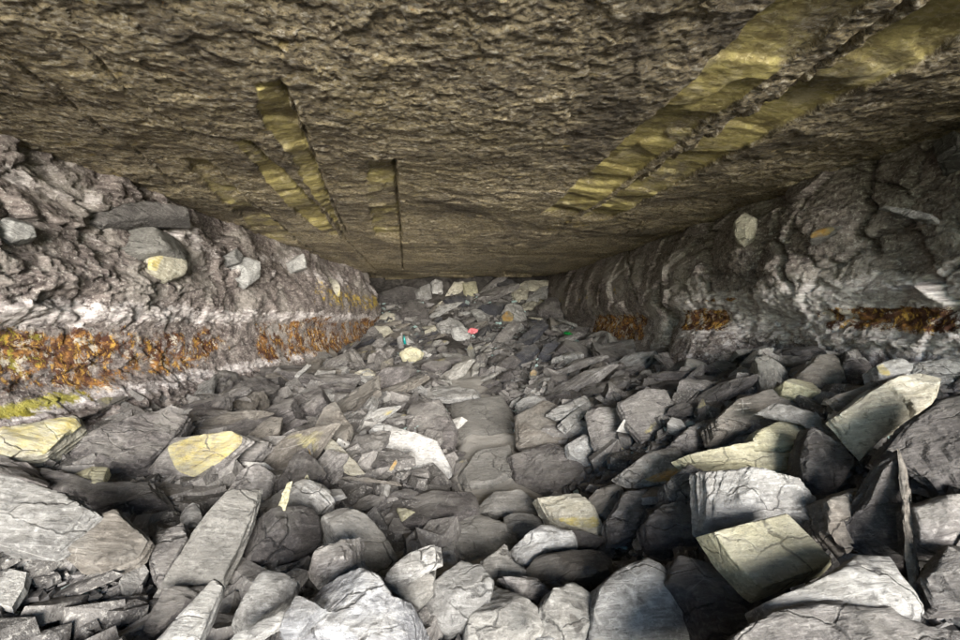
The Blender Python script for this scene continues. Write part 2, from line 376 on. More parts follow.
# ------------------------------------------------------------------ walls
wy_ = np.concatenate([np.linspace(-1.7, 1.15, 60), geo(1.2, 12.8, .0052)])
wz_ = np.concatenate([np.linspace(-.3, .35, 14)[:-1], np.linspace(.35, 2.32, 190)])
S, T = np.meshgrid(wy_, wz_)
def wall(side):
    s = S + .06 * fbm2(S * 3, T * 3, 3, 201 + side); t = T + .05 * fbm2(S * 3, T * 3, 3, 221 + side)
    cr = blocks(s, t * 1.3, 13, 25 + side, .012, .022, .004) + blocks(S + .01 * fbm2(S * 20, T * 20, 2, 257), T * 1.2, 32, 28 + side, .007, .011) + .004 * fbm2(S * 40, T * 40, 2, 259)
    if side < 0:
        p = np.interp(T, [-.3, .35, .55, .72, 1.06, 1.14, 1.35, 1.7, 2.0, 2.32], [.65, .42, .28, .18, .14, .20, .24, .14, -.02, -.15])
        p = p + lwx(S) - LW - .9 * sstep(10.9, 11.4, S)
        h = .08 * fbm2(S * .8, T * 1.3, 3, 231) + blocks(s * .8 - t * .4, t * 1.3 + s * .1, 2.4, 3, .12, .20, .03) * (.25 + .75 * sstep(1.35, 1.6, T))
        h += blocks(s + t * .5, t * 1.9 - s * .3, 5.5, 5, .03, .05, .008) + blocks(s * .35, t * 2.6 + s * .2, 3.0, 41, .05, .02, .01) + cr
        h = h * (1 - .5 * sstep(.55, .7, T) * (1 - sstep(1.0, 1.1, T))) * (1 - .4 * sstep(4.5, 7, S))
    else:
        p = np.interp(T, [-.3, .35, .55, .8, 1.0, 1.12, 1.3, 1.7, 2.0, 2.32], [.45, .30, .22, .14, .10, .08, .18, .16, .05, -.12])
        h = .07 * fbm2(S * .9, T * 1.0, 3, 331) + blocks(s * 1.0 + t * .35, t * 1.0 - s * .15, 1.9, 7, .12, .22, .06, .05) * (.3 + .7 * sstep(1.15, 1.4, T))
        h += blocks(s * .8, t * 2.4, 4.5, 9, .03, .04, .012) + blocks(s * .3, t * 2.8, 3.0, 43, .05, .02, .01) * (1 - .6 * sstep(1.3, 1.5, T)) + cr
        h = h * (1 - .6 * sstep(4.2, 6.0, S))
        # rounded blocks at the foot and the gaping joint between them
        f = np.abs(S - (5.25 + .35 * (T - .9)) - .07 * fbm2(S * 0, T * 4, 2, 371))
        h += .22 * np.exp(-((S - 4.55) / .55) ** 4) * np.exp(-((T - .72) / .34) ** 4) - .45 * np.exp(-(f / .09) ** 2) * (1 - sstep(1.2, 1.6, T))
        for y0, sl, z0 in ((4.5, .5, 1.35), (3.35, .3, 1.3), (6.3, .9, 1.3), (2.75, .2, 1.5)):
            f = np.abs(S - (y0 + sl * (T - 1.6)) - .10 * fbm2(S * 0 + y0, T * 3, 3, 381))
            h -= .16 * np.exp(-(f / .028) ** 2) * sstep(z0, z0 + .12, T)
    x = (LW + p + h) if side < 0 else (RW - p - h)
    V = np.stack([x, S, T], -1).reshape(-1, 3)
    f = grid_faces(len(wz_), len(wy_))
    me = mesh_from('rock_wall', V, f if side < 0 else f[:, ::-1])
    n1 = fbm2(S * 1.4, T * 3, 3, 401 + side)
    if side < 0:
        top = 1.04 + .07 * n1 + .09 * sstep(4.7, 5.6, S); bot = np.interp(S, [2, 3.2, 4.2, 4.8, 5.15, 5.6, 7.5, 9, 11], [.58, .60, .62, .75, .8, .55, .5, .6, .8])
        gap = 1 - np.exp(-((S - 5.15) / .26) ** 4)
        rust = .66 * (.82 + .35 * fbm2(S * 1.6, T * 2.5, 3, 431)) * sstep(bot - .14, bot + .12, T) * (1 - sstep(top - .08, top + .10, T)) * sstep(1.2, 1.5, S) * (1 - sstep(10.7, 11.2, S)) * gap
        bloom = .65 * np.exp(-((T - 1.14) / .12) ** 2) + .55 * np.exp(-((T - 1.85) / .3) ** 2) * sstep(-.4, .4, n1) + .65 * np.exp(-((T - .60) / .08) ** 2)
        lime = rust * np.exp(-((S - 2.85) / .35) ** 2) * .62 + .45 * np.exp(-((T - .62) / .05) ** 2) * (1 - sstep(3.0, 3.3, S))
        yel = .45 * sstep(6.5, 7.5, S) * np.exp(-((T - 1.5) / .3) ** 2)
    else:
        b1 = np.exp(-((S - 7.0) / 1.15) ** 6) * sstep(.70, .86, T) * (1 - sstep(1.14, 1.26, T)) * (1 - np.exp(-((S - 5.5) / .4) ** 4))
        b2 = np.exp(-((S - 4.55) / .45) ** 6) * sstep(.92, 1.04, T) * (1 - sstep(1.18, 1.26, T))
        b3 = np.exp(-((S - 2.65) / .5) ** 6) * sstep(.98, 1.06, T) * (1 - sstep(1.15, 1.22, T)) * .95
        b4 = np.exp(-((S - 4.45) / .55) ** 6) * np.exp(-((T - 1.30) / .035) ** 2) * .7
        rust = np.clip(b1 + b2 + b3 + b4, 0, 1) * .72
        bloom = 1.15 * np.exp(-((T - 1.20) / .19) ** 2) * (1 - sstep(4.9, 5.1, S)) + .55 * np.exp(-((S - 7.9) / .3) ** 2) * np.exp(-((T - 1.1) / .15) ** 2) + .42 * np.exp(-((T - .8) / .3) ** 2)
        lime = rust * .15 * np.exp(-((S - 2.6) / .4) ** 2); yel = .28 * np.exp(-((T - 1.55) / .12) ** 2) * sstep(6, 7, S)
    attr(me, 'rust', rust); attr(me, 'bloom', bloom); attr(me, 'lime', lime); attr(me, 'yellow', yel)
    return me
add('wall_left', wall(-1), M['wall'], 'grey crumbly rock wall with a broad orange rust seam', kind='structure')
add('wall_right', wall(1), M['wall'], 'dark blocky rock wall with white bloom and short rust seams', kind='structure')

# ------------------------------------------------------------------ ground (one sheet, out through the mouth to the horizon)
gx = np.concatenate([-np.geomspace(400, 3.4, 26)[:-1], np.linspace(-3.3, 3.6, 330), np.geomspace(3.8, 400, 26)])
gy = np.concatenate([-np.geomspace(400, 1.7, 30)[:-1], np.linspace(-1.6, .9, 30), geo(.93, 13.0, .0085)])
X, Y = np.meshgrid(gx, gy)
inn = sstep(-4, -1.5, Y) * sstep(-6, -3.3, X) * (1 - sstep(3.6, 6, X))
pth = 1 - sstep(.16, .42, np.abs(X - xpath(Y)) + .1 * fbm2(X * 3, Y * 3, 2, 501))
Zg = ground(X, Y) - .03 - .07 * (1 - pth) * inn + inn * ((1 - pth) * .025 + .005) * fbm2(X * 9, Y * 9, 4, 511)
Zg = np.where((np.abs(X) > 3.6) & (Y > -1), np.minimum(Zg, .5), Zg)
me = mesh_from('ground', np.stack([X, Y, Zg], -1).reshape(-1, 3), grid_faces(len(gy), len(gx)))
attr(me, 'path', np.clip(pth, 0, 1) * sstep(1.5, 2.4, Y) * (1 - sstep(7, 9, Y)))
add('ground', me, M['dirt'], 'trodden dusty floor of slate rubble rising to the back', kind='structure')

# rock mass round the working, seen only from outside
def cliff():
    vs, fs = [], []
    for (x0, x1, y0, y1, z0, z1) in ((-14, 14, -1.65, 15, 2.36, 9), (-14, -3.45, -1.65, 15, -1, 2.355), (3.75, 14, -1.65, 15, -1, 2.355), (-3.45, 3.75, 13.1, 15, -1, 2.355), (-3.445, -2.25, -1.64, -1.2, -1, 2.35), (2.75, 3.745, -1.64, -1.2, -1, 2.35)):  # last two boxes: unseen jambs added to shade the near sides
        k = len(vs)
        vs += [(x0, y0, z0), (x1, y0, z0), (x1, y1, z0), (x0, y1, z0), (x0, y0, z1), (x1, y0, z1), (x1, y1, z1), (x0, y1, z1)]
        fs += [tuple(k + i for i in q) for q in ((3, 2, 1, 0), (4, 5, 6, 7), (0, 1, 5, 4), (1, 2, 6, 5), (2, 3, 7, 6), (3, 0, 4, 7))]
    return mesh_from('cliff', vs, fs, False)
add('cliff', cliff(), M['wall'], 'grey rock mass above and around the mouth', kind='structure')

# ------------------------------------------------------------------ rocks
_cs = {}
def cube_sphere(n):
    if n in _cs: return _cs[n]
    vs, fs, idx = [], [], {}
    lin = np.tan(np.linspace(-1, 1, n + 1) * math.pi / 4)
    def vid(p):
        k = (round(p[0], 5), round(p[1], 5), round(p[2], 5))
        if k not in idx: idx[k] = len(vs); vs.append(p)
        return idx[k]
    for ax in range(3):
        for sg in (-1, 1):
            g = [[0] * (n + 1) for _ in range(n + 1)]
            for i in range(n + 1):
                for j in range(n + 1):
                    p = [0, 0, 0]; p[ax] = sg; p[(ax + 1) % 3] = lin[i]; p[(ax + 2) % 3] = lin[j]; g[i][j] = vid(tuple(p))
            for i in range(n):
                for j in range(n):
                    q = (g[i][j], g[i + 1][j], g[i + 1][j + 1], g[i][j + 1]); fs.append(q if sg > 0 else q[::-1])
    v = np.array(vs, float); v /= np.linalg.norm(v, axis=1)[:, None]
    _cs[n] = (v, np.array(fs)); return _cs[n]
def rock_mesh(poly, thick, n=22, round_=22, dome=0., chips=3, seed=0, rough=1.0, taper=.1, stain=0., stain_half=None, lay=1.0, dent=None, cracks=()):
    """closed solid: star-shaped outline poly (m, local xy), top near z=0, bottom at -thick, split along its bedding"""
    rs = np.random.RandomState(seed + 1000); d, f = cube_sphere(n); round_ = max(round_, 30 if dome else 44); lay = lay * (.3 if dome else 1)
    poly = np.array(poly, float); c = poly.mean(0) * 0
    rad = np.abs(poly).max(0) + 1e-4; h = thick / 2; sz = float(np.sqrt(rad[0] * rad[1]))
    D = d * np.array([rad[0], rad[1], h]); D /= np.linalg.norm(D, axis=1)[:, None]
    th = np.arctan2(D[:, 1], D[:, 0]); rho = np.hypot(D[:, 0], D[:, 1]) + 1e-6
    tt = np.linspace(-math.pi, math.pi, 721); best = np.zeros(721)
    for i in range(len(poly)):
        a, b = poly[i], poly[(i + 1) % len(poly)]
        den = np.cos(tt) * (b[1] - a[1]) - np.sin(tt) * (b[0] - a[0]); den = np.where(np.abs(den) < 1e-9, 1e-9, den)
        r = (a[0] * (b[1] - a[1]) - a[1] * (b[0] - a[0])) / den
        px = r * np.cos(tt); py = r * np.sin(tt); ab = b - a
        s = ((px - a[0]) * ab[0] + (py - a[1]) * ab[1]) / (ab @ ab + 1e-12)
        ok = (r > 0) & (s >= -1e-4) & (s <= 1 + 1e-4); best = np.where(ok, np.maximum(best, r), best)
    best = np.where(best <= 0, sz * .5, best)
    k = np.exp(-np.linspace(-3, 3, 9) ** 2); k /= k.sum(); best = np.convolve(np.r_[best[-5:-1], best, best[1:5]], k, 'valid')
    rs_side = np.interp(th, tt, best)
    inv = (rho / rs_side) ** round_
    top = np.where(D[:, 2] > 1e-6, D[:, 2] / h, 0); bot = np.where(D[:, 2] < -1e-6, -D[:, 2] / h, 0)
    inv = inv + top ** round_ + bot ** round_
    for i in range(chips + (4 if dome else 2)):
        a = rs.rand() * 6.283; el = rs.uniform(.15, .75) if i < chips else rs.uniform(.6, 1.3)
        nrm = np.array([math.cos(a) * math.cos(el) / rad[0], math.sin(a) * math.cos(el) / rad[1], math.sin(el) / h])
        off = rs.uniform(.84, 1.08) if i < chips else 1.0 - dome * rs.uniform(.4, 1.6)
        inv = inv + np.maximum(D @ nrm / off, 0) ** round_
    r = inv ** (-1 / round_)
    P = D * r[:, None]
    P[:, :2] *= (1 - taper * P[:, 2:3] / h)            # wider towards its bed
    topness = sstep(.55, .85, P[:, 2] / h)
    s = seed * 1.37
    q = P / max(sz, .03)
    low = fbm3(q[:, 0] * 1.6 + s, q[:, 1] * 1.6, q[:, 2] * 1.6, 3, seed % 97)
    bed = terrace(fbm3(P[:, 0] * 4 + s, P[:, 1] * 4, P[:, 2] * 60, 3, seed % 53) * 2.5, .4)
    fine = fbm3(P[:, 0] * 30, P[:, 1] * 30 + s, P[:, 2] * 46, 2, seed % 31)
    sidew = sstep(.45, .95, rho / rs_side * r) * (1 - sstep(.9, 1.0, np.abs(P[:, 2]) / h) * .5)
    disp = .024 * sz * low * rough * (.5 + .5 * min(1, h / sz * 2)) + .0035 * fine * rough
    N = np.stack([P[:, 0] / rad[0] ** 2, P[:, 1] / rad[1] ** 2, P[:, 2] / h ** 2], 1); N /= np.linalg.norm(N, axis=1)[:, None] + 1e-9
    P = P + N * disp[:, None]
    P[:, :2] += (P[:, :2] / (np.linalg.norm(P[:, :2], axis=1)[:, None] + 1e-6)) * (sidew * bed * .006 * lay * min(1, sz / .15))[:, None]
    P[:, 2] += (.005 if dome else .010) * min(1, sz / .15) * rough * terrace(fbm2(P[:, 0] * 7 + s, P[:, 1] * 7, 3, seed % 41) * 2, .7) * sstep(.3, .9, P[:, 2] / h)
    P[:, 2] -= h
    st = np.zeros(len(P))
    if dent:
        dd = np.hypot(P[:, 0] - dent[0], P[:, 1] - dent[1]) / dent[2]
        P[:, 2] -= dent[3] * np.exp(-dd ** 4) * topness; st = 1.1 * np.exp(-(dd / 1.05) ** 6) * topness
    for pts in cracks:
        for a, b in zip(pts[:-1], pts[1:]):
            a = np.array(a); b = np.array(b); ab = b - a
            u_ = np.clip(((P[:, :2] - a) @ ab) / (ab @ ab), 0, 1); dd = np.linalg.norm(P[:, :2] - a - u_[:, None] * ab, axis=1)
            P[:, 2] -= np.minimum(.03, h) * np.exp(-(dd / .009) ** 2) * topness
    me = mesh_from('rock', P, f, True, 19)
    if stain:
        st = st + topness * stain
        if stain_half is not None:
            st = st * sstep(-.25, .25, (P[:, 0] * stain_half[0] + P[:, 1] * stain_half[1]) / sz + stain_half[2])
    attr(me, 'stain', st); return me
_seed = [0]
HERO_PX = []; HERO_AT = []
def hero(name, label, poly, mat, nrm=(0, -.5, .85), thick=.10, lift=.03, cat='rock', at=None, depth=None, **k):
    """outline seen in the photograph, laid on a tilted bedding plane that rests on the rubble"""
    _seed[0] += 1
    P = np.array(poly, float); c = P.mean(0)
    if at is not None:                      # stands in a wall: distance from the wall plane x = at
        d = ray(*c); t = at / d.x if at > 0 else (at - .115 * 2.6) / (d.x - .115 * d.y); base = Vector((d.x * t, d.y * t, CAM_Z + d.z * t))
    elif depth is not None:
        d = ray(*c); base = Vector((d.x * depth, d.y * depth, CAM_Z + d.z * depth))
    else:
        base = hit_ground(*c, lift)
    n = Vector(nrm).normalized()
    u = Vector((1, 0, 0)); u = (u - n * u.dot(n)).normalized()
    if abs(n.x) > .9: u = Vector((0, 1, 0)); u = (u - n * u.dot(n)).normalized()
    v = n.cross(u)
    o = Vector((0, 0, CAM_Z)); loc = []
    for px, py in P:
        d = ray(px, py); t = (base - o).dot(n) / d.dot(n); t = min(max(t, .3), 14); q = o + d * t - base; loc.append((q.dot(u), q.dot(v)))
    loc = np.array(loc); cc = loc.mean(0); loc -= cc; loc *= 1.16 if k.get('dome') else 1.07; base = base + u * cc[0] + v * cc[1]
    A = .5 * sum(loc[i - 1][0] * loc[i][1] - loc[i][0] * loc[i - 1][1] for i in range(len(loc)))
    if A < 0: loc = loc[::-1]
    size = float(np.abs(loc).max())
    n_ = k.pop('n', int(np.clip(FPX * size / max(base.y, .8) / 3.2, 12, 30)))
    def local(px, py):
        d = ray(px, py); t = (base - o).dot(n) / d.dot(n); q = o + d * t - base; return (q.dot(u), q.dot(v))
    if 'dent' in k:
        a, b, rp, dpt = k['dent']; p0 = local(a, b); p1 = local(a + rp, b); k['dent'] = (p0[0], p0[1], math.dist(p0, p1), dpt)
    if 'cracks' in k: k['cracks'] = [[local(*p) for p in line] for line in k['cracks']]
    me = rock_mesh(loc, thick, n=n_, seed=_seed[0] * 3 + 5, **k)
    ob = add(name, me, M[mat], label, cat)
    ob.matrix_world = Matrix.Translation(base) @ Matrix((u, v, n)).transposed().to_4x4()
    HERO_PX.append(P); HERO_AT.append((base.copy(), label)); return ob

UP, CAMW = (0, -.25, .97), (0, -.8, .6)
LFT, RGT = (.45, -.45, .77), (-.45, -.5, .74)
S_, B_, K_ = 'slate_rock', 'boulder', 'stone_block'
BO = dict(dome=.35, round_=9, chips=4, taper=.05)      # rounded block
# --- left bank, near
hero(S_, 'broad pale grey slab jutting from the left bank over a dark hollow', [(-22, 466), (30, 480), (70, 494), (97, 512), (78, 530), (54, 548), (-22, 538)], 'pale', (.25, -.62, .74), .07, .10, stain=0)
hero(S_, 'dark gritty slab continuing the pale jutting slab, pale broken front edge', [(60, 545), (85, 518), (115, 506), (146, 538), (135, 555), (105, 568), (80, 560)], 'brown', (.2, -.6, .77), .06, .07)
hero(S_, 'long flat grey slab with a straight split edge, leaning up the left bank', [(160, 584), (180, 553), (207, 515), (228, 490), (258, 489), (250, 520), (240, 545), (223, 577), (213, 583)], 'dust', (.25, -.6, .75), .06, .12, rough=.5, n=30)
hero(S_, 'short grey slab behind the head of the long flat slab', [(228, 490), (240, 470), (257, 462), (273, 472), (266, 505), (258, 490)], 'grey', (.2, -.6, .77), .05, .07, rough=.6)
hero(S_, 'lumpy grey slab wedged along the left side of the long flat slab', [(150, 540), (155, 528), (180, 518), (186, 536), (172, 565), (158, 582), (150, 565)], 'grey', (.1, -.55, .8), .08, .09)
hero(B_, 'small rounded pale knob beside the long flat slab', [(180, 510), (186, 503), (198, 503), (200, 512), (192, 524), (182, 520)], 'pale', UP, .08, .11, **BO)
hero(S_, 'dark slate plate lying under the foot of the long flat slab', [(140, 630), (163, 588), (206, 581), (182, 610), (150, 636)], 'dark', (.15, -.5, .85), .05, .07)
hero(S_, 'pale narrow slab pointing down below the long flat slab', [(155, 640), (212, 576), (224, 584), (212, 612), (196, 648), (160, 655)], 'pale', (.3, -.5, .8), .07, .12)
hero(B_, 'pale mottled block with a dark right flank beside the speckled boulder', [(236, 606), (262, 566), (275, 566), (295, 575), (290, 590), (262, 612), (245, 622)], 'pale', (.2, -.6, .75), .12, .13, dome=.2, round_=11, chips=4)
hero(S_, 'thin pale blade of slate lying beneath the mottled block', [(232, 634), (290, 607), (297, 612), (262, 634), (238, 650)], 'pale', (.1, -.4, .9), .03, .12)
hero(S_, 'bluish shard leaning on the left flank of the speckled boulder', [(278, 628), (296, 594), (310, 600), (322, 606), (305, 622), (288, 645)], 'blue', (-.1, -.6, .8), .05, .16)
hero(B_, 'large pale bluish boulder speckled with dark lichen', [(313, 588), (323, 573), (345, 565), (362, 563), (378, 572), (390, 590), (405, 592), (413, 605), (408, 625), (395, 660), (285, 668), (300, 625), (318, 612)], 'blue', (0, -.62, .78), .26, .20, dome=.18, round_=11, chips=5, n=34)
hero(B_, 'angular dark wedge standing behind the speckled boulder', [(303, 572), (315, 548), (345, 531), (346, 560), (325, 570), (312, 582)], 'grey', (-.35, -.6, .7), .12, .16)
hero(B_, 'big smooth dusty boulder above the speckled boulder', [(328, 508), (345, 500), (365, 505), (382, 522), (398, 548), (395, 562), (380, 572), (350, 560), (345, 535), (335, 522)], 'dust', (.25, -.6, .75), .22, .14, dome=.4, round_=7, chips=3, rough=.7)
hero(S_, 'pale layered slab leaning right of the dusty boulder', [(383, 580), (390, 568), (410, 550), (432, 543), (434, 560), (415, 570), (395, 583)], 'pale', (-.3, -.6, .72), .06, .16)
hero(B_, 'grey lump under the pale layered slab', [(392, 588), (412, 570), (433, 566), (430, 590), (418, 604), (405, 596)], 'dust', CAMW, .12, .12, **BO)
hero(B_, 'faceted grey boulder with a pale grooved front face', [(426, 592), (440, 572), (462, 556), (480, 560), (492, 575), (488, 600), (465, 615), (450, 622), (430, 614)], 'pale', (0, -.72, .7), .24, .16, dome=.3, round_=13, chips=6, n=30)
hero(S_, 'small flat white triangle of slate on dark dirt above the dusty boulder', [(303, 499), (315, 489), (340, 487), (344, 493), (325, 500), (308, 503)], 'white', UP, .03, .06)
hero(S_, 'dark purplish slab sunk flat in the dirt left of the path', [(388, 516), (395, 500), (440, 488), (470, 489), (474, 505), (445, 518), (425, 523), (405, 521)], 'dark', UP, .06, .03, rough=.6)
hero('rock_chip', 'tiny yellowish chip on the dark sunken slab', [(397, 508), (414, 510), (402, 519)], 'olive', UP, .015, .05)
# --- left bank, farther
hero(S_, 'bright yellow lichened slab on the left bank', [(153, 463), (175, 436), (232, 430), (247, 438), (222, 460), (195, 476)], 'grey', (.1, -.62, .78), .06, .13, stain=2., n=24, rough=.5)
hero(S_, 'grey slab under the right edge of the yellow lichened slab', [(196, 478), (225, 460), (246, 432), (270, 442), (250, 462), (222, 480)], 'grey', (.1, -.55, .83), .07, .08)
hero(S_, 'dark layered ledge slab below the rust seam on the left', [(52, 446), (105, 422), (150, 408), (188, 412), (172, 438), (150, 460), (110, 467), (70, 462)], 'dark', (.3, -.5, .8), .16, .12, n=28)
hero(S_, 'pale ledge tinged lime green at the foot of the left wall', [(-24, 430), (40, 417), (78, 410), (82, 422), (46, 452), (-24, 460)], 'cream', (.45, -.5, .75), .14, .12, stain=.55)
hero('rock_chip', 'small olive lichened lump below the dark layered ledge', [(68, 473), (85, 464), (106, 466), (100, 477), (80, 480)], 'olive', UP, .05, .06, **BO)
hero(S_, 'dark flat shelf slab between the ledge and the pale jutting slab', [(-15, 462), (50, 465), (100, 482), (150, 480), (160, 498), (110, 506), (60, 488)], 'dark', (.1, -.5, .86), .08, .06, n=26)
hero(B_, 'oblong white boulder lying on the edge of the path', [(377, 424), (384, 419), (405, 428), (435, 438), (447, 460), (440, 466), (410, 461), (386, 447)], 'white', (.1, -.7, .7), .16, .12, dome=.25, round_=10, chips=4)
hero(S_, 'pale pointed triangular slab on dark dirt left of the white boulder', [(324, 431), (345, 450), (366, 472), (358, 475), (335, 463), (326, 446)], 'cream', (.1, -.5, .85), .03, .05, rough=.6)
hero(S_, 'flat pale triangle of slate below the bright orange rust patch', [(287, 401), (305, 389), (331, 388), (322, 401)], 'pale', (.15, -.45, .88), .03, .07)
hero(S_, 'dark slab with a straight right side above the white boulder', [(412, 402), (440, 398), (456, 425), (452, 448), (430, 438), (410, 420)], 'dark', (.1, -.55, .83), .08, .08)
hero(S_, 'brownish slab behind the pointed triangular slab', [(312, 432), (325, 405), (335, 400), (352, 425), (345, 445), (330, 432)], 'brown', (.2, -.6, .77), .08, .08)
hero('rock_shard', 'thin olive shard standing on edge beside the long flat slab', [(269, 534), (271, 525), (285, 486), (288, 485), (284, 505), (273, 530)], 'olive', (-.6, -.7, .3), .012, .08)
hero('rock_shard', 'short olive shard leaning next to the flat white triangle', [(297, 506), (300, 490), (305, 476), (307, 480), (303, 496)], 'olive', (-.5, -.75, .3), .012, .06)
hero('rock_shard', 'orange iron stained shard poking up from dark dirt', [(304, 468), (306, 448), (310, 444), (311, 456), (308, 470)], 'orange', (-.4, -.8, .3), .012, .06, stain=1.)
hero('rock_shard', 'yellow splinter at the foot of the oblong white boulder', [(388, 470), (396, 459), (398, 461), (392, 471)], 'orange', (0, -.6, .8), .012, .03, stain=1.)
hero(S_, 'small pale strip of slate on the far left bank', [(352, 389), (362, 384), (386, 391), (378, 397)], 'pale', UP, .04, .05)
hero(S_, 'cream flat stone beside the far end of the orange rust patch', [(355, 371), (368, 367), (378, 374), (366, 377)], 'cream', UP, .05, .05)
hero(K_, 'white block near the foot of the left wall end', [(358, 375), (368, 368), (374, 374), (366, 379)], 'white', UP, .05, .08)
hero(S_, 'pale slab with a yellow end on the far left bank', [(375, 375), (395, 372), (403, 376), (400, 383), (380, 381)], 'cream', UP, .05, .06, stain=.6, stain_half=(1, 0, 0))
# --- path
hero(S_, 'worn pale stepping stone in the middle of the path', [(430, 521), (450, 511), (480, 511), (517, 530), (500, 546), (470, 553), (448, 540)], 'dust', UP, .10, .05, rough=.5, taper=.02)
hero(S_, 'rounded dusty step stone behind the worn pale stepping stone', [(474, 508), (495, 491), (520, 489), (545, 505), (538, 518), (505, 512)], 'dust', (0, -.5, .86), .12, .06, dome=.2, round_=7)
hero(K_, 'small dark cobble right of the stepping stone', [(507, 513), (520, 509), (543, 514), (546, 525), (520, 531), (508, 524)], 'dust', (0, -.5, .86), .10, .08, **BO)
hero(S_, 'long worn flagstone in the upper path', [(455, 402), (500, 394), (514, 418), (508, 440), (470, 446), (458, 430)], 'dust', UP, .06, .02, rough=.35)
hero(S_, 'worn flagstone between two joints lower in the path', [(462, 470), (478, 450), (508, 442), (514, 468), (492, 482), (468, 484)], 'dust', UP, .06, .02, rough=.35)
hero(S_, 'flat pale slab lying across the top of the path', [(420, 391), (440, 384), (475, 388), (478, 395), (450, 398), (428, 397)], 'pale', UP, .06, .05)
# --- bottom centre
hero(B_, 'brown grey wedge with a yellow front face', [(538, 495), (580, 492), (592, 502), (611, 536), (578, 527), (553, 519)], 'cream', (-.1, -.72, .68), .14, .13, stain=.75, stain_half=(0, -1, -.1), round_=18)
hero(B_, 'two tone rock, white on its left half and dark on its right', [(509, 549), (540, 521), (570, 528), (574, 543), (545, 546), (530, 566), (516, 561)], 'white', (-.2, -.68, .7), .12, .13, round_=14)
hero(K_, 'dark block tucked under the wedge with the yellow face', [(571, 527), (608, 538), (596, 548), (573, 545)], 'dark', CAMW, .10, .08)
hero(S_, 'brown layered rock with curved bedding beside the two tone rock', [(530, 564), (545, 549), (590, 544), (609, 555), (608, 568), (590, 576), (560, 583), (545, 592)], 'brown', (-.1, -.62, .78), .16, .12, dome=.2, round_=10, lay=1.6)
hero(K_, 'cracked grey cobble left of the two tone rock', [(484, 562), (508, 543), (513, 560), (530, 572), (515, 579), (497, 582)], 'dust', CAMW, .12, .10, **BO)
hero(S_, 'small ribbed slab under the cracked grey cobble', [(504, 575), (535, 577), (553, 590), (547, 606), (525, 597), (511, 586)], 'grey', (.1, -.7, .7), .08, .10, lay=2)
hero(B_, 'smooth grey boulder right of the faceted boulder', [(476, 592), (500, 577), (530, 596), (547, 610), (547, 632), (552, 662), (466, 662), (472, 615)], 'dust', (0, -.65, .76), .26, .12, dome=.2, round_=9, chips=3, n=30)
hero(B_, 'round boulder with a dark round hollow on its face', [(545, 606), (558, 586), (580, 577), (600, 588), (610, 600), (608, 660), (556, 660), (544, 632)], 'pitted', (.05, -.68, .73), .24, .14, dent=(574, 620, 13, .035), dome=.3, round_=8, chips=3, n=30)
hero(B_, 'largest pale boulder with a peaked top beside the olive plate', [(603, 600), (608, 580), (625, 565), (650, 556), (665, 560), (680, 578), (692, 590), (720, 610), (732, 662), (598, 666), (601, 622)], 'pale', (0, -.66, .75), .30, .18, dome=.2, round_=9, chips=4, n=34, rough=.8)
hero(K_, 'white chunk at the foot of the round hollowed boulder', [(526, 644), (540, 633), (553, 633), (562, 648)], 'white', UP, .06, .17, **BO)
hero(B_, 'dark rough rock in shade between the largest boulder and the olive plate', [(678, 577), (690, 551), (722, 560), (752, 590), (786, 600), (762, 626), (735, 655), (715, 628), (700, 596)], 'dark', (.05, -.6, .8), .2, .08, dome=.15, round_=9, n=30)
# --- right bank, near
hero(S_, 'squared olive plate with a pale slanting right edge', [(712, 531), (790, 511), (834, 556), (824, 566), (763, 589), (754, 583), (730, 558)], 'olive', (-.12, -.68, .72), .09, .19, rough=.25, round_=30, chips=1, n=34, lay=.15)
hero(S_, 'large white squared slab behind the olive plate', [(717, 466), (760, 467), (800, 479), (823, 494), (825, 533), (800, 512), (785, 512), (721, 526)], 'white', (0, -.8, .6), .16, .16, round_=18, chips=3, n=30)
hero(S_, 'tall dark purplish slab standing on edge behind the rough pale rock', [(846, 526), (868, 500), (885, 470), (906, 455), (913, 490), (916, 560), (919, 592), (880, 557), (858, 542)], 'dark', (-.35, -.85, .4), .08, .15, n=30, rough=.6)
hero('rock_shard', 'thin upright olive edged plate against the tall dark slab', [(905, 454), (910, 462), (914, 520), (923, 584), (919, 592), (912, 545)], 'brown', (.5, -.8, .3), .02, .15)
hero(K_, 'brown block between the white squared slab and the tall dark slab', [(825, 500), (868, 484), (862, 510), (846, 525), (856, 546), (848, 554), (828, 532)], 'brown', (-.1, -.8, .6), .12, .12)
hero(B_, 'rough pale crystalline rock in front of the tall dark slab', [(783, 594), (845, 568), (865, 552), (895, 552), (903, 570), (926, 600), (922, 614), (860, 612), (790, 606)], 'pale', (-.05, -.62, .78), .12, .22, dome=.12, round_=10, n=32, rough=.9)
hero(B_, 'wide dark rubbly outcrop in front of the rough pale rock', [(720, 650), (755, 620), (800, 600), (845, 590), (885, 600), (925, 620), (985, 622), (985, 685), (715, 685)], 'grey', (-.05, -.55, .83), .25, .22, dome=.12, round_=9, n=36, rough=1.4)
hero(K_, 'grey block with a smooth rounded face right of the upright plate', [(922, 505), (945, 495), (985, 488), (985, 545), (950, 548), (930, 540)], 'grey', (-.3, -.75, .6), .16, .12, dome=.2, round_=8)
hero(S_, 'layered grey slab beneath the smooth rounded block', [(927, 575), (955, 540), (985, 540), (985, 600), (940, 606)], 'grey', (-.4, -.65, .65), .12, .14)
hero(S_, 'big cream slab with a diagonal crack, leaning on the right bank', [(840, 413), (870, 391), (900, 375), (925, 370), (943, 375), (935, 396), (925, 411), (890, 427), (872, 447), (856, 430)], 'cream', (-.25, -.72, .65), .08, .16, n=44, rough=.5, stain=.35, stain_half=(-1, -.5, -.1), cracks=[[(891, 387), (908, 402), (915, 418)]])
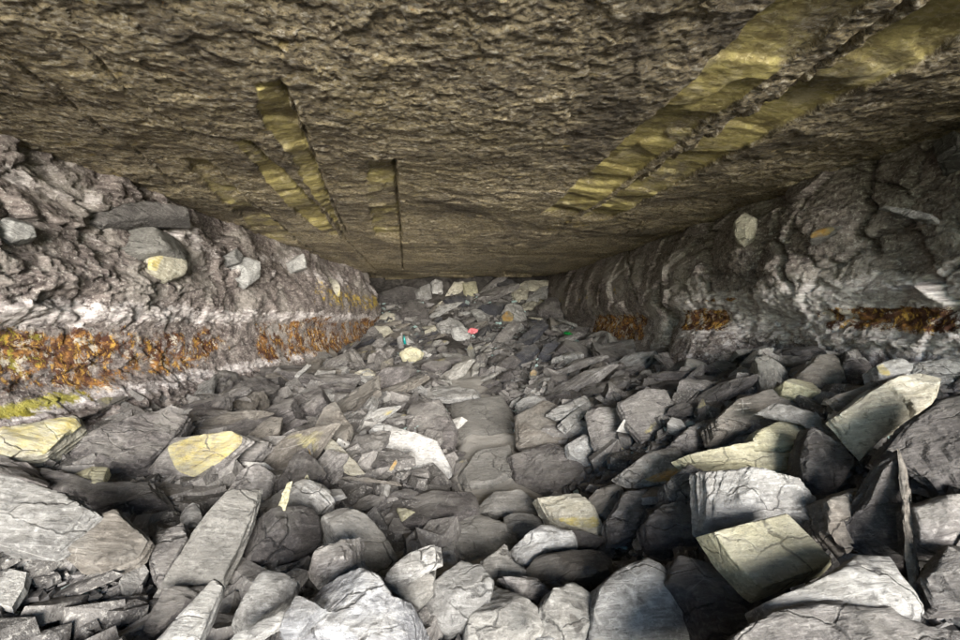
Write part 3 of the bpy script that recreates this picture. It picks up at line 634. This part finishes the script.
hero(S_, 'dark long plate behind the cracked cream slab', [(836, 394), (870, 383), (912, 370), (882, 386), (846, 404)], 'brown', (-.1, -.7, .7), .05, .13)
hero(K_, 'pale block with a rounded olive end behind the cracked cream slab', [(879, 364), (900, 355), (916, 364), (910, 376), (884, 381)], 'white', (-.1, -.8, .6), .12, .12, stain=.8, stain_half=(-1, 0, -.45))
hero(S_, 'pale flat slab right of the olive ended block', [(911, 361), (985, 350), (985, 370), (935, 372), (917, 371)], 'pale', (-.1, -.7, .7), .09, .12)
hero(K_, 'block with a glowing olive yellow end face on the right bank', [(787, 381), (800, 373), (818, 378), (822, 390), (808, 396), (790, 390)], 'olive', (-.2, -.85, .5), .16, .12, **BO)
hero(K_, 'purplish dark block left of the upright joint by the right wall', [(798, 374), (822, 352), (845, 349), (847, 380), (822, 386)], 'brown', (-.2, -.8, .55), .16, .10)
hero(K_, 'dark upright block beside the purplish block near the right wall', [(846, 350), (862, 344), (877, 370), (862, 382), (848, 380)], 'dark', (-.2, -.8, .55), .16, .10)
scratched = hero(S_, 'long dark slab with scratched marks below the right wall', [(716, 418), (738, 397), (770, 388), (800, 392), (837, 401), (836, 413), (800, 416), (760, 421), (720, 432)], 'brown', (-.1, -.6, .78), .12, .08, n=26, rough=.6)
hero(S_, 'broad olive tan slab with a square right end', [(690, 452), (752, 441), (758, 430), (795, 413), (811, 415), (809, 446), (800, 473), (770, 471), (750, 462), (700, 462)], 'olive', (-.05, -.75, .65), .10, .12, n=30, rough=.4, cracks=[[(758, 448), (785, 450), (806, 444)]])
hero(S_, 'thin grey plate stack lying over the broad olive tan slab', [(763, 412), (780, 403), (812, 411), (852, 441), (844, 446), (800, 419)], 'pale', (-.1, -.6, .78), .04, .15, lay=2)
hero(K_, 'dark cracked block right of the broad olive tan slab', [(808, 446), (815, 424), (850, 444), (856, 465), (845, 481), (825, 486), (806, 476)], 'dark', (-.1, -.8, .6), .14, .12)
hero(S_, 'huge dark streaky slab rising at the right edge of the bank', [(880, 456), (905, 425), (945, 396), (990, 385), (990, 492), (945, 502), (930, 482), (912, 470)], 'dark', (-.55, -.65, .5), .14, .12, n=32, lay=1.5)
# --- right bank, middle
hero(S_, 'rounded triangular slab with an olive lower edge, resting against another grey slab', [(587, 411), (600, 406), (618, 408), (630, 425), (642, 441), (608, 458), (594, 440)], 'grey', (-.2, -.62, .75), .07, .08, rough=.5, stain=.6, stain_half=(.6, -1, -.45))
hero(S_, 'broad grey slab above the triangular slab, olive along its lower right', [(619, 401), (640, 390), (665, 387), (673, 405), (660, 425), (643, 438), (628, 420)], 'grey', (-.2, -.62, .75), .07, .08, rough=.5, stain=.6, stain_half=(.6, -1, -.45))
hero(K_, 'white wedge tucked under the touching pair of grey slabs', [(569, 443), (585, 433), (596, 440), (604, 459), (590, 463), (572, 453)], 'white', (0, -.75, .65), .09, .08)
hero(S_, 'pointed dark slab with an orange patch on its pale lower face', [(620, 472), (650, 450), (680, 444), (686, 458), (682, 478), (655, 481), (632, 479)], 'orange', (-.1, -.72, .68), .09, .10, stain=.7, stain_half=(.3, -1, -.15))
hero(S_, 'dark rough slab right of the lower path', [(512, 452), (550, 440), (585, 455), (596, 476), (580, 491), (545, 496), (518, 481)], 'dark', (-.15, -.5, .85), .10, .07, n=26)
hero(S_, 'dark mossy slab edge right of the upper path', [(518, 412), (545, 399), (562, 406), (576, 430), (555, 441), (520, 440)], 'brown', (-.1, -.5, .85), .08, .07)
hero(S_, 'long narrow pale slab with an olive tip beside the dark mossy slab', [(560, 421), (588, 400), (591, 406), (568, 428)], 'pale', (-.1, -.55, .83), .05, .09, stain=.5, stain_half=(-1, 0, -.3))
hero(S_, 'long pale slab parallel to and above the olive tipped slab', [(548, 411), (585, 394), (588, 401), (560, 416)], 'pale', (-.1, -.55, .83), .05, .09)
hero(S_, 'bright slab at the path edge, below the leaning narrow slabs', [(516, 402), (530, 393), (546, 396), (540, 406), (520, 410)], 'pale', (-.1, -.55, .83), .07, .08)
hero(S_, 'flat brown grey slab between the broad olive slab and the scratched slab', [(672, 441), (690, 425), (740, 408), (732, 430), (692, 449)], 'grey', (-.1, -.6, .78), .08, .09)
hero(K_, 'grey wedge block left of the white squared slab', [(668, 482), (690, 462), (713, 474), (710, 506), (674, 504)], 'grey', (-.1, -.75, .65), .14, .10)
hero(K_, 'dark layered block below the grey wedge block', [(650, 520), (668, 500), (712, 506), (712, 535), (680, 545), (655, 540)], 'dark', (-.1, -.7, .7), .14, .08, lay=2)
hero(S_, 'grey slab dusted pale below the pointed dark slab', [(607, 520), (625, 492), (650, 485), (645, 515), (632, 535), (612, 538)], 'grey', (-.1, -.65, .75), .08, .08)
hero(S_, 'brown slab leaning right of the wedge with the yellow face', [(585, 500), (600, 485), (618, 480), (625, 492), (608, 518), (600, 515)], 'brown', (-.2, -.6, .77), .08, .08)
hero(S_, 'rounded dusty lump at the mouth of the wall joint', [(632, 345), (645, 332), (664, 335), (668, 345), (655, 351), (638, 350)], 'dust', (-.2, -.7, .7), .2, .05, **BO)
from mathutils.bvhtree import BVHTree
def scratches(ob, strokes, width=.0045):
    mw = ob.matrix_world; me = ob.data
    bv_ = BVHTree.FromPolygons([mw @ v.co for v in me.vertices], [tuple(p.vertices) for p in me.polygons])
    t = NT('scratch_chalk'); t.b.inputs['Roughness'].default_value = .9
    co = t.n('ShaderNodeTexCoord').outputs['Object']
    t.put(t.b.inputs['Base Color'], t.mix(t.ramp(t.noise(co, 90, 3), .4, .6), (.16, .15, .135), (.34, .32, .29)))
    o = Vector((0, 0, CAM_Z))
    for a, b in strokes:
        pts = []
        for k in np.linspace(0, 1, 7):
            h_ = bv_.ray_cast(o, ray(a[0] + (b[0] - a[0]) * k, a[1] + (b[1] - a[1]) * k).normalized())
            if h_[0] is not None: pts.append((h_[0], h_[1]))
        if len(pts) < 3: continue
        vs, fs = [], []
        for i, (p, nn) in enumerate(pts):
            d_ = (pts[min(i + 1, len(pts) - 1)][0] - pts[max(i - 1, 0)][0]).normalized(); sd = d_.cross(nn).normalized() * width * .5
            vs += [p + sd + nn * .003, p - sd + nn * .003, p - sd - nn * .004, p + sd - nn * .004]
            if i: k0 = 4 * (i - 1); fs += [tuple(k0 + c for c in q) for q in ((0, 1, 5, 4), (1, 2, 6, 5), (2, 3, 7, 6), (3, 0, 4, 7))]
        inv = mw.inverted(); m_ = mesh_from('scratch_mark', [tuple(inv @ v) for v in vs], fs)
        add('scratch_mark', m_, t.m, parent=ob)
scratches(scratched, [((742, 400), (743, 414)), ((737, 404), (751, 403)), ((736, 410), (750, 408))])
# --- stones caught in the walls
hero(B_, 'pale lump with a yellow spot stuck in the left wall', [(152, 256), (165, 250), (190, 255), (191, 270), (172, 278), (152, 270)], 'cream', (.8, -.5, .2), .25, at=-2.29, stain=.7, stain_half=(-1, 0, -.3), dome=.2, round_=10)
hero(B_, 'bright white stone hanging in the left wall', [(233, 266), (247, 257), (263, 261), (263, 275), (251, 284), (238, 277)], 'white', (.7, -.65, .1), .22, at=-2.32, dome=.25, round_=9)
hero(B_, 'small round grey stone above the bright white stone', [(229, 254), (240, 247), (248, 252), (244, 260), (234, 262)], 'pale', (.7, -.6, .2), .2, at=-2.32, **BO)
hero(B_, 'long rounded grey ledge under the ceiling of the left wall', [(122, 226), (150, 222), (190, 228), (198, 240), (190, 250), (150, 250), (125, 242)], 'dust', (.75, -.5, .4), .35, at=-2.32, dome=.3, round_=8)
hero(S_, 'overhanging flake just below the ceiling on the left wall', [(92, 224), (100, 208), (140, 200), (188, 205), (193, 216), (150, 216), (110, 222)], 'grey', (.7, -.55, .45), .2, at=-2.40, rough=.8)
hero(B_, 'pale rounded hump in the left wall below the ceiling corner', [(6, 215), (18, 208), (36, 214), (42, 228), (20, 232), (8, 226)], 'pale', (.75, -.5, .3), .3, at=-2.31, **BO)
hero(B_, 'pale stone near the inner top end of the left wall', [(297, 259), (305, 253), (311, 258), (309, 266), (300, 268)], 'white', (.7, -.6, .2), .25, at=-2.34, **BO)
hero(B_, 'yellowish stone at the inner top end of the left wall', [(328, 285), (334, 276), (341, 282), (340, 295), (332, 297)], 'cream', (.6, -.7, .2), .25, at=-2.4, stain=.7, **BO)
hero(B_, 'pale rounded lump beside the upright joint of the right wall', [(731, 222), (742, 211), (752, 216), (752, 232), (740, 241), (733, 236)], 'cream', (-.7, -.65, .1), .25, at=2.60, **BO)
hero(S_, 'yellow flake in the upper right wall', [(809, 241), (811, 232), (826, 226), (840, 224), (826, 236)], 'orange', (-.75, -.6, .1), .12, at=2.62, stain=1.)
hero('rock_shard', 'long thin pale splinter lodged in the dark upper right wall', [(880, 206), (886, 204), (915, 210), (934, 214), (932, 220), (905, 215)], 'pale', (-.8, -.5, .3), .05, at=2.60)
hero(K_, 'grey block wedged under the ceiling at the right wall end', [(930, 140), (950, 130), (965, 140), (962, 165), (940, 170)], 'grey', (-.8, -.5, -.1), .3, at=2.74, dome=.2, round_=9)

# --- back heap
def back(name, label, poly, mat, thick, nrm=(0, -.8, .6), lift=.12, **k): hero(name, label, poly, mat, nrm, thick, lift, **k)
back(K_, 'pale squared block under the ceiling on the back heap', [(415, 287), (430, 283), (432, 297), (418, 299)], 'pale', .25)
back(K_, 'pinkish white block with a worn top corner on the back heap', [(431, 279), (442, 277), (443, 293), (433, 295)], 'white', .25)
back(K_, 'olive squared block under the ceiling of the back heap', [(463, 281), (476, 279), (479, 295), (466, 297)], 'olive', .25)
back(S_, 'dark long slab leaning left on the back heap', [(372, 295), (400, 284), (420, 288), (418, 300), (380, 305)], 'dark', .2)
back(B_, 'dark hollow looking boulder below the pale squared block', [(398, 310), (410, 298), (424, 302), (430, 318), (412, 325)], 'dark', .25)
back(S_, 'black slab in the middle of the back heap', [(445, 297), (468, 294), (472, 303), (450, 307)], 'black', .2)
back(S_, 'black slab beside the yellow stone of the back heap', [(480, 304), (505, 300), (517, 306), (510, 316), (488, 316)], 'black', .2)
back(K_, 'pale lump in the middle of the back heap', [(437, 322), (452, 316), (463, 322), (460, 334), (442, 335)], 'pale', .2)
back(K_, 'rounded pale lump beside the pink scrap', [(452, 328), (462, 324), (470, 330), (468, 338), (456, 339)], 'white', .15)
back(B_, 'bright yellow stone on the back heap', [(501, 316), (508, 310), (514, 313), (513, 320), (504, 322)], 'orange', .15, stain=1.)
back(S_, 'long dark slab slanting down the back heap from the right', [(512, 345), (540, 318), (546, 324), (528, 346), (516, 352)], 'black', .12, (-.3, -.7, .65))
back(S_, 'long grey slab slanting beside the long dark slab', [(488, 345), (512, 318), (518, 322), (500, 348)], 'grey', .12, (-.3, -.7, .65))
back(S_, 'bluish black slab lying at the foot of the slanting slabs', [(514, 362), (516, 352), (534, 341), (538, 348), (522, 364)], 'black', .1, (-.2, -.7, .65))
back(S_, 'black slab on edge between grey slates at the right foot of the heap', [(538, 355), (545, 344), (562, 339), (565, 344), (548, 358)], 'black', .1, (-.2, -.7, .65))
back(K_, 'pale upright stone at the left of the back heap', [(397, 337), (402, 334), (404, 347), (399, 348)], 'pale', .12)
back(S_, 'greenish grey slab on edge at the left foot of the heap', [(400, 350), (412, 345), (422, 350), (418, 362), (404, 358)], 'olive', .12)
back(K_, 'orange stone between slates at the right foot of the heap', [(530, 372), (534, 368), (538, 371), (536, 375), (531, 375)], 'orange', .08, stain=1.)
back(S_, 'pale flat stone at the left of the back heap', [(374, 325), (388, 326), (394, 332), (384, 335)], 'cream', .1)

# ------------------------------------------------------------------ litter at the back
def litter(name, label, cat, px, py, verts, faces, col, rough=.4, trans=0., thick=.004):
    t = NT(name + '_material'); v, _ = obj_vec(t)
    c = t.mix(t.ramp(t.noise(v, 20, 4), .4, .6), col, tuple(k * .6 for k in col)); t.put(t.b.inputs['Base Color'], c)
    t.b.inputs['Roughness'].default_value = rough; t.b.inputs['Transmission Weight'].default_value = trans
    me = mesh_from(name, verts, faces, True, 40); o = add(name, me, t.m, label, cat); p = hit_ground(px, py, .14); o.location = p
    return o
def lathe(prof, n=14):
    vs = [(r * math.cos(6.2831853 * i / n), r * math.sin(6.2831853 * i / n), z) for r, z in prof for i in range(n)]
    fs = [(j * n + i, j * n + (i + 1) % n, (j + 1) * n + (i + 1) % n, (j + 1) * n + i) for j in range(len(prof) - 1) for i in range(n)]
    return vs, fs
bv, bf = lathe([(.002, 0), (.034, .002), (.036, .02), (.036, .13), (.030, .16), (.015, .19), (.013, .235), (.015, .24), (.011, .242), (.010, .19), (.002, .18)])
o = litter('bottle', 'small green glass bottle lying among the slates by the rust seam', 'bottle', 565, 333, bv, bf, (.01, .30, .06), .12, .4); o.rotation_euler = (R(95), R(10), R(25)); o.scale = (.75,) * 3
o = litter('bottle', 'small teal bottle standing among slates below the left wall end', 'bottle', 405, 344, bv, bf, (.0, .26, .24), .2, .3); o.rotation_euler = (R(8), R(-6), 0); o.scale = (.6,) * 3
d, f = cube_sphere(14)
q = d * np.array([.085, .06, .05]) * (1 + .45 * fbm3(d[:, 0] * 2.2, d[:, 1] * 2.2, d[:, 2] * 2.2, 3, 77))[:, None]
o = litter('crumpled_wrapper', 'crumpled pink scrap of plastic on the back heap', 'litter', 473, 331, q, f, (.72, .20, .22), .45)

# ------------------------------------------------------------------ loose rubble, one object per stone
rng = random.Random(11)
def rand_poly(rs, elong):
    k = rs.randint(4, 7); a = np.sort((np.arange(k) + rs.uniform(-.33, .33, k)) / k * 6.2831853); r = rs.uniform(.6, 1.18, k)
    return np.stack([np.cos(a) * r * elong ** .5, np.sin(a) * r / elong ** .5], 1)
protos = []; LONG = {}
for i in range(30):
    rs = np.random.RandomState(400 + i); kind = ('flat', 'flat', 'flat', 'flat', 'block')[i % 5]
    pl = rand_poly(rs, rs.uniform(1.5, 3.0) if kind == 'flat' else rs.uniform(1, 1.6)) * .15
    LONG[i] = np.ptp(pl[:, 0]) > 2.0 * np.ptp(pl[:, 1])
    th = rs.uniform(.035, .075) if kind == 'flat' else rs.uniform(.14, .22)
    protos.append((kind if (kind == 'block' or np.ptp(pl[:, 0]) < 2.0 * np.ptp(pl[:, 1])) else 'flat', rock_mesh(pl, th, n=17, round_=rs.choice([18, 24, 32]), chips=4, seed=700 + i, rough=.9, taper=rs.uniform(-.05, .15), dome=.0 if kind == 'flat' else .15, stain=.5 if i % 7 == 0 else 0, stain_half=(1, .4, -.3) if i % 7 == 0 else None, lay=1.2)))
pmesh = {}
def in_poly(P, x, y):
    r = False; j = len(P) - 1
    for i in range(len(P)):
        if (P[i][1] > y) != (P[j][1] > y) and x < (P[j][0] - P[i][0]) * (y - P[i][1]) / (P[j][1] - P[i][1]) + P[i][0]: r = not r
        j = i
    return r
loose = []
BOXED = [(P, (P[:, 0].min(), P[:, 1].min(), P[:, 0].max(), P[:, 1].max())) for P in HERO_PX]
placed = []
tone = {'pale': 'pale grey', 'grey': 'mid grey', 'dark': 'dark', 'white': 'whitish', 'dust': 'dusty', 'brown': 'brownish', 'cream': 'cream', 'olive': 'olive', 'black': 'black', 'blue': 'bluish'}
GRP = {'left': 'loose slate on the left bank', 'right': 'loose slate on the right bank', 'back': 'loose stones of the back heap', 'path': 'stones along the trodden path'}
def region(x, y):
    if y > 8.6: return 'back'
    if abs(x - float(xpath(y))) < .6: return 'path'
    return 'left' if x < xpath(y) else 'right'
WHERE = {'left': 'in the rubble of the left bank', 'right': 'in the rubble of the right bank', 'back': 'in the heap that closes the back', 'path': 'beside the trodden path'}
def filler(count, y0, y1, smin, smax, tries, power=1.0, mats=None, gap=.75):
    n = 0
    for _ in range(tries):
        if n >= count: break
        y = y0 * (y1 / y0) ** (rng.random() ** power); x = rng.uniform(float(lwx(y)) + .25, RW - .2)
        dp = abs(x - float(xpath(y)))
        if dp < .22 and 1.9 < y < 7.2: continue
        s = rng.uniform(smin, smax) * (.7 if dp < .5 else 1)
        z = float(ground(x, y)); px, py = project((x, y, z + .04))
        if not (-30 < px < 990 and 262 < py < 665): continue
        rp = FPX * s * .15 / y
        if any((x - a) ** 2 + (y - b) ** 2 < (gap * .15 * (s + c)) ** 2 for a, b, c in placed): continue
        if any(in_poly(P, px + dx * rp, py + dy * rp) for P, bb in BOXED if bb[0] - rp < px < bb[2] + rp and bb[1] - rp < py < bb[3] + 1.6 * rp for dx, dy in ((0, 0), (.8, 0), (-.8, 0), (0, -.8), (0, .5), (0, -1.5), (.7, -1.2), (-.7, -1.2))): continue
        rg = region(x, y)
        pool = {'left': ['grey', 'grey', 'dark', 'dark', 'brown', 'dark', 'brown', 'pale'], 'right': ['grey', 'grey', 'dust', 'pale', 'dark', 'brown', 'dark', 'dark'], 'back': ['grey', 'pale', 'dark', 'dark', 'cream', 'brown', 'black', 'white', 'black'], 'path': ['grey', 'dust', 'dark', 'dust', 'dark']}[rg]
        mt = rng.choice(pool); pi = rng.randrange(len(protos)); kind, me = protos[pi]
        if (pi, mt) not in pmesh:
            c = me.copy(); c.materials.clear(); c.materials.append(M[mt]); pmesh[(pi, mt)] = c
        nm = 'slate_rock' if kind == 'flat' else 'stone_block'
        o = add(nm, pmesh[(pi, mt)], None, None, 'rock', 'loose slate rubble strewn over the floor'); loose.append((o, s, mt, (kind, bool(LONG[pi]), 'small' if s < .66 else 'large' if s > 1.45 else ''), Vector((x, y, z))))
        gx_ = float(ground(x + .05, y) - ground(x - .05, y)) / .1; gy_ = float(ground(x, y + .05) - ground(x, y - .05)) / .1
        nn = Vector((-gx_ + rng.gauss(-.1, .36), -gy_ + rng.gauss(-.28, .3), 1)).normalized()
        yaw = R(40) + rng.gauss(0, .55)
        if kind == 'block': yaw = rng.uniform(0, 6.28)
        q = nn.to_track_quat('Z', 'Y') ; rot = q.to_matrix() @ Matrix.Rotation(yaw, 3, 'Z')
        sc = Matrix.Diagonal((s * rng.uniform(.85, 1.2), s * rng.uniform(.8, 1.1), s * rng.uniform(.75, 1.2)))
        th = .06 if kind == 'flat' else .14
        o.matrix_world = Matrix.Translation((x, y, z + s * th * rng.uniform(.45, .8))) @ (rot @ sc).to_4x4()
        placed.append((x, y, s)); n += 1
    return n
nf = filler(26, 10.2, 12.0, 2.0, 3.2, 3000, gap=.55) + filler(70, 1.35, 4.2, .75, 1.5, 7000, gap=.6) + filler(40, 3.0, 7.0, 1.5, 2.2, 5000, gap=.55) + filler(90, 3.0, 8.5, .8, 1.5, 8000, gap=.5) + filler(60, 7.5, 12.0, 1.0, 2.0, 4000) + filler(60, 1.5, 6.0, .35, .65, 5000)
STOP = {'lying', 'leaning', 'jutting', 'beside', 'behind', 'under', 'on', 'above', 'below', 'between', 'right', 'left', 'tucked', 'wedged', 'at', 'near', 'along', 'against', 'next', 'slanting', 'standing', 'poking', 'sunk', 'parallel', 'resting', 'continuing', 'over', 'beneath', 'pointing', 'caught', 'stuck', 'hanging', 'rising', 'tinged', 'lodged', 'just', 'across', 'across,'}
def short(l):
    w_ = l.replace(',', ' ,').split(); out = []
    for i, x in enumerate(w_):
        if x == ',' or (i > 1 and x in STOP): break
        out.append(x)
    if out[-1] in ('one', 'in', 'of', 'the'): out = out[:-1]
    return ' '.join(out[:8])
fam = {}
for it in loose:
    o, s, mt, kind, p = it
    hp, hl = min(HERO_AT, key=lambda h: (h[0] - p).length)
    fam.setdefault((mt, kind, short(hl)), []).append(it)
for (mt, kind, hs), its in fam.items():
    its.sort(key=lambda i: -i[1])
    for j, it in enumerate(its):
        sz = ['']
        if len(its) > 1:
            if j == 0 and its[0][1] > 1.15 * its[1][1]: sz = ['largest']
            elif j == len(its) - 1 and its[-1][1] < .85 * its[-2][1]: sz = ['smallest']
        near = 'close to'
        it[0]['label'] = ' '.join(((sz[0] or kind[2]) + ' ' + tone[mt] + ((' narrow loose slate' if kind[1] else ' flat loose slate') if kind[0] == 'flat' else ' chunky loose stone') + ' ' + near + ' the ' + hs).split()[:16])

def shard_field(N, y0, y1, smin, smax, pw, seed, sink, path_keep):
    rs = np.random.RandomState(seed); K = 6
    yy = y0 * (y1 / y0) ** rs.rand(N); xx = rs.uniform(LW + .12, RW - .1, N)
    keep = (np.abs(xx - xpath(yy)) > .30 + .15 * rs.rand(N)) | (rs.rand(N) < path_keep) | (yy > 9); xx = xx[keep]; yy = yy[keep]; N = len(xx)
    ss = smin + (smax - smin) * rs.rand(N) ** pw; el = np.sqrt(rs.uniform(1.2, 3.2, N))
    a = (np.arange(K)[None] + rs.uniform(-.38, .38, (N, K))) / K * 6.2831853; r = rs.uniform(.65, 1.1, (N, K))
    x = np.cos(a) * r * (ss * el)[:, None]; y = np.sin(a) * r * (ss / el)[:, None]; th = ss * rs.uniform(.12, .55, N)
    k2 = rs.uniform(.72, 1.0, (N, K))
    bot = np.stack([x, y, np.repeat(-th[:, None], K, 1)], -1); top = np.stack([x * k2, y * k2, th[:, None] * rs.uniform(.3, 1.1, (N, K))], -1)
    V = np.concatenate([bot, top], 1)
    yw = .75 + rs.randn(N) * .6; c_, s_ = np.cos(yw)[:, None], np.sin(yw)[:, None]
    V = np.stack([V[:, :, 0] * c_ - V[:, :, 1] * s_, V[:, :, 0] * s_ + V[:, :, 1] * c_, V[:, :, 2]], -1)
    ax = rs.randn(N, 3) * np.array([.26, .24, 0]) + np.array([.12, 0, 0]); an = np.linalg.norm(ax, axis=1) + 1e-6; ax /= an[:, None]
    V = V * np.cos(an)[:, None, None] + np.cross(ax[:, None, :], V) * np.sin(an)[:, None, None] + ax[:, None, :] * (V @ ax[:, :, None]) * (1 - np.cos(an))[:, None, None]
    V = V + np.stack([xx, yy, ground(xx, yy) - .06 + ss * (sink + .25)], 1)[:, None, :]
    i = np.arange(K); q = np.stack([i, (i + 1) % K, K + (i + 1) % K, K + i], 1)
    capt = np.array([(K, K + 1, K + 2, K + 3), (K, K + 3, K + 4, K + 5)]); F1 = np.concatenate([q, capt])
    F = (F1[None] + (np.arange(N) * 2 * K)[:, None, None]).reshape(-1, 4)
    me = mesh_from('slate_shards', V.reshape(-1, 3), F, False); attr(me, 'tone', np.repeat(rs.rand(N), 2 * K)); return me
def shard_mat():
    t = NT('shard_slate'); co = t.n('ShaderNodeTexCoord').outputs['Object']; tn = t.attr('tone')
    c = t.mix(t.ramp(tn, 0, .8), (.045, .041, .039), (.17, .158, .148)); c = t.mix(t.ramp(tn, .88, .97), c, (.34, .33, .31))
    c = t.mix(t.math('MULTIPLY', t.ramp(t.noise(co, 22, 7, .74), .45, .6), .7), c, (.12, .112, .105))
    c = t.mix(t.math('MULTIPLY', t.ramp(t.noise(co, 60, 5, .74), .52, .63), .6), c, (.34, .325, .30))
    t.put(t.b.inputs['Base Color'], c); t.b.inputs['Roughness'].default_value = .75
    t.put(t.b.inputs['Normal'], t.bump(t.noise(co, 90, 5, .74), .7, .008, t.bump(t.noise(co, 18, 7, .7), .8, .03))); return t.m
sm_ = shard_mat()
me = shard_field(5200, 2.2, 11.8, .02, .15, 3.0, 61, -.02, .0)
add('slate_shards', me, sm_, 'broken angular slate fragments packed between the larger stones', 'rubble', kind='stuff')
me = shard_field(3400, 1.2, 2.6, .010, .085, 2.6, 63, .0, .1)
add('slate_shards', me, sm_, 'small angular slate fragments between the boulders at the mouth', 'rubble', kind='stuff')
# ------------------------------------------------------------------ gravel and chips: nobody could count them
rs = np.random.RandomState(5); NCH = 44000
yy = 1.1 * (11.8 / 1.1) ** (rs.rand(NCH) ** 1.05); xx = rs.uniform(LW + .15, RW - .1, NCH)
keep = (np.abs(xx - xpath(yy)) > .2 + .15 * rs.rand(NCH)) | (rs.rand(NCH) < .04); xx = xx[keep]; yy = yy[keep]; NCH = len(xx)
ss = (.004 + .024 * rs.rand(NCH) ** 2.4) * (.42 + .17 * yy); zz = ground(xx, yy) - .08
box = np.array([(-1, -1, -1), (1, -1, -1), (1, 1, -1), (-1, 1, -1), (-1, -1, 1), (1, -1, 1), (1, 1, 1), (-1, 1, 1)], float)
bf_ = np.array([(3, 2, 1, 0), (4, 5, 6, 7), (0, 1, 5, 4), (1, 2, 6, 5), (2, 3, 7, 6), (3, 0, 4, 7)])
V = box[None] * (1 + rs.uniform(-.45, .25, (NCH, 8, 3))) * np.stack([1.2 + .8 * rs.rand(NCH), np.ones(NCH), .25 + .5 * rs.rand(NCH)], 1)[:, None, :] * ss[:, None, None]
ax = rs.randn(NCH, 3) * np.array([.35, .35, 0]); an = np.linalg.norm(ax, axis=1) + 1e-6; ax /= an[:, None]
V = V * np.cos(an)[:, None, None] + np.cross(ax[:, None, :], V) * np.sin(an)[:, None, None] + ax[:, None, :] * (V @ ax[:, :, None]) * (1 - np.cos(an))[:, None, None]
yw = .7 + rs.randn(NCH) * .8; c_, s_ = np.cos(yw)[:, None], np.sin(yw)[:, None]
V = np.stack([V[:, :, 0] * c_ - V[:, :, 1] * s_, V[:, :, 0] * s_ + V[:, :, 1] * c_, V[:, :, 2]], -1) + np.stack([xx, yy, zz + ss * .35], 1)[:, None, :]
F = (bf_[None] + (np.arange(NCH) * 8)[:, None, None]).reshape(-1, 4)
me = mesh_from('slate_chips', V.reshape(-1, 3), F, False)
attr(me, 'tone', np.repeat(rs.rand(NCH), 8))
t = NT('chip_slate'); co = t.n('ShaderNodeTexCoord').outputs['Object']; tn = t.attr('tone')
c = t.mix(t.ramp(tn, 0, .9), (.05, .047, .045), (.17, .16, .155)); c = t.mix(t.ramp(tn, .9, 1), c, (.32, .465, .44))
c = t.mix(t.math('MULTIPLY', t.ramp(t.noise(co, 60, 5, .7), .45, .65), .5), c, (.13, .12, .11)); t.put(t.b.inputs['Base Color'], c)
t.b.inputs['Roughness'].default_value = .75; t.put(t.b.inputs['Normal'], t.bump(t.noise(co, 80, 5, .7), .6, .01))
add('slate_chips', me, t.m, 'small slate chips and gravel strewn between the stones', 'gravel', kind='stuff')
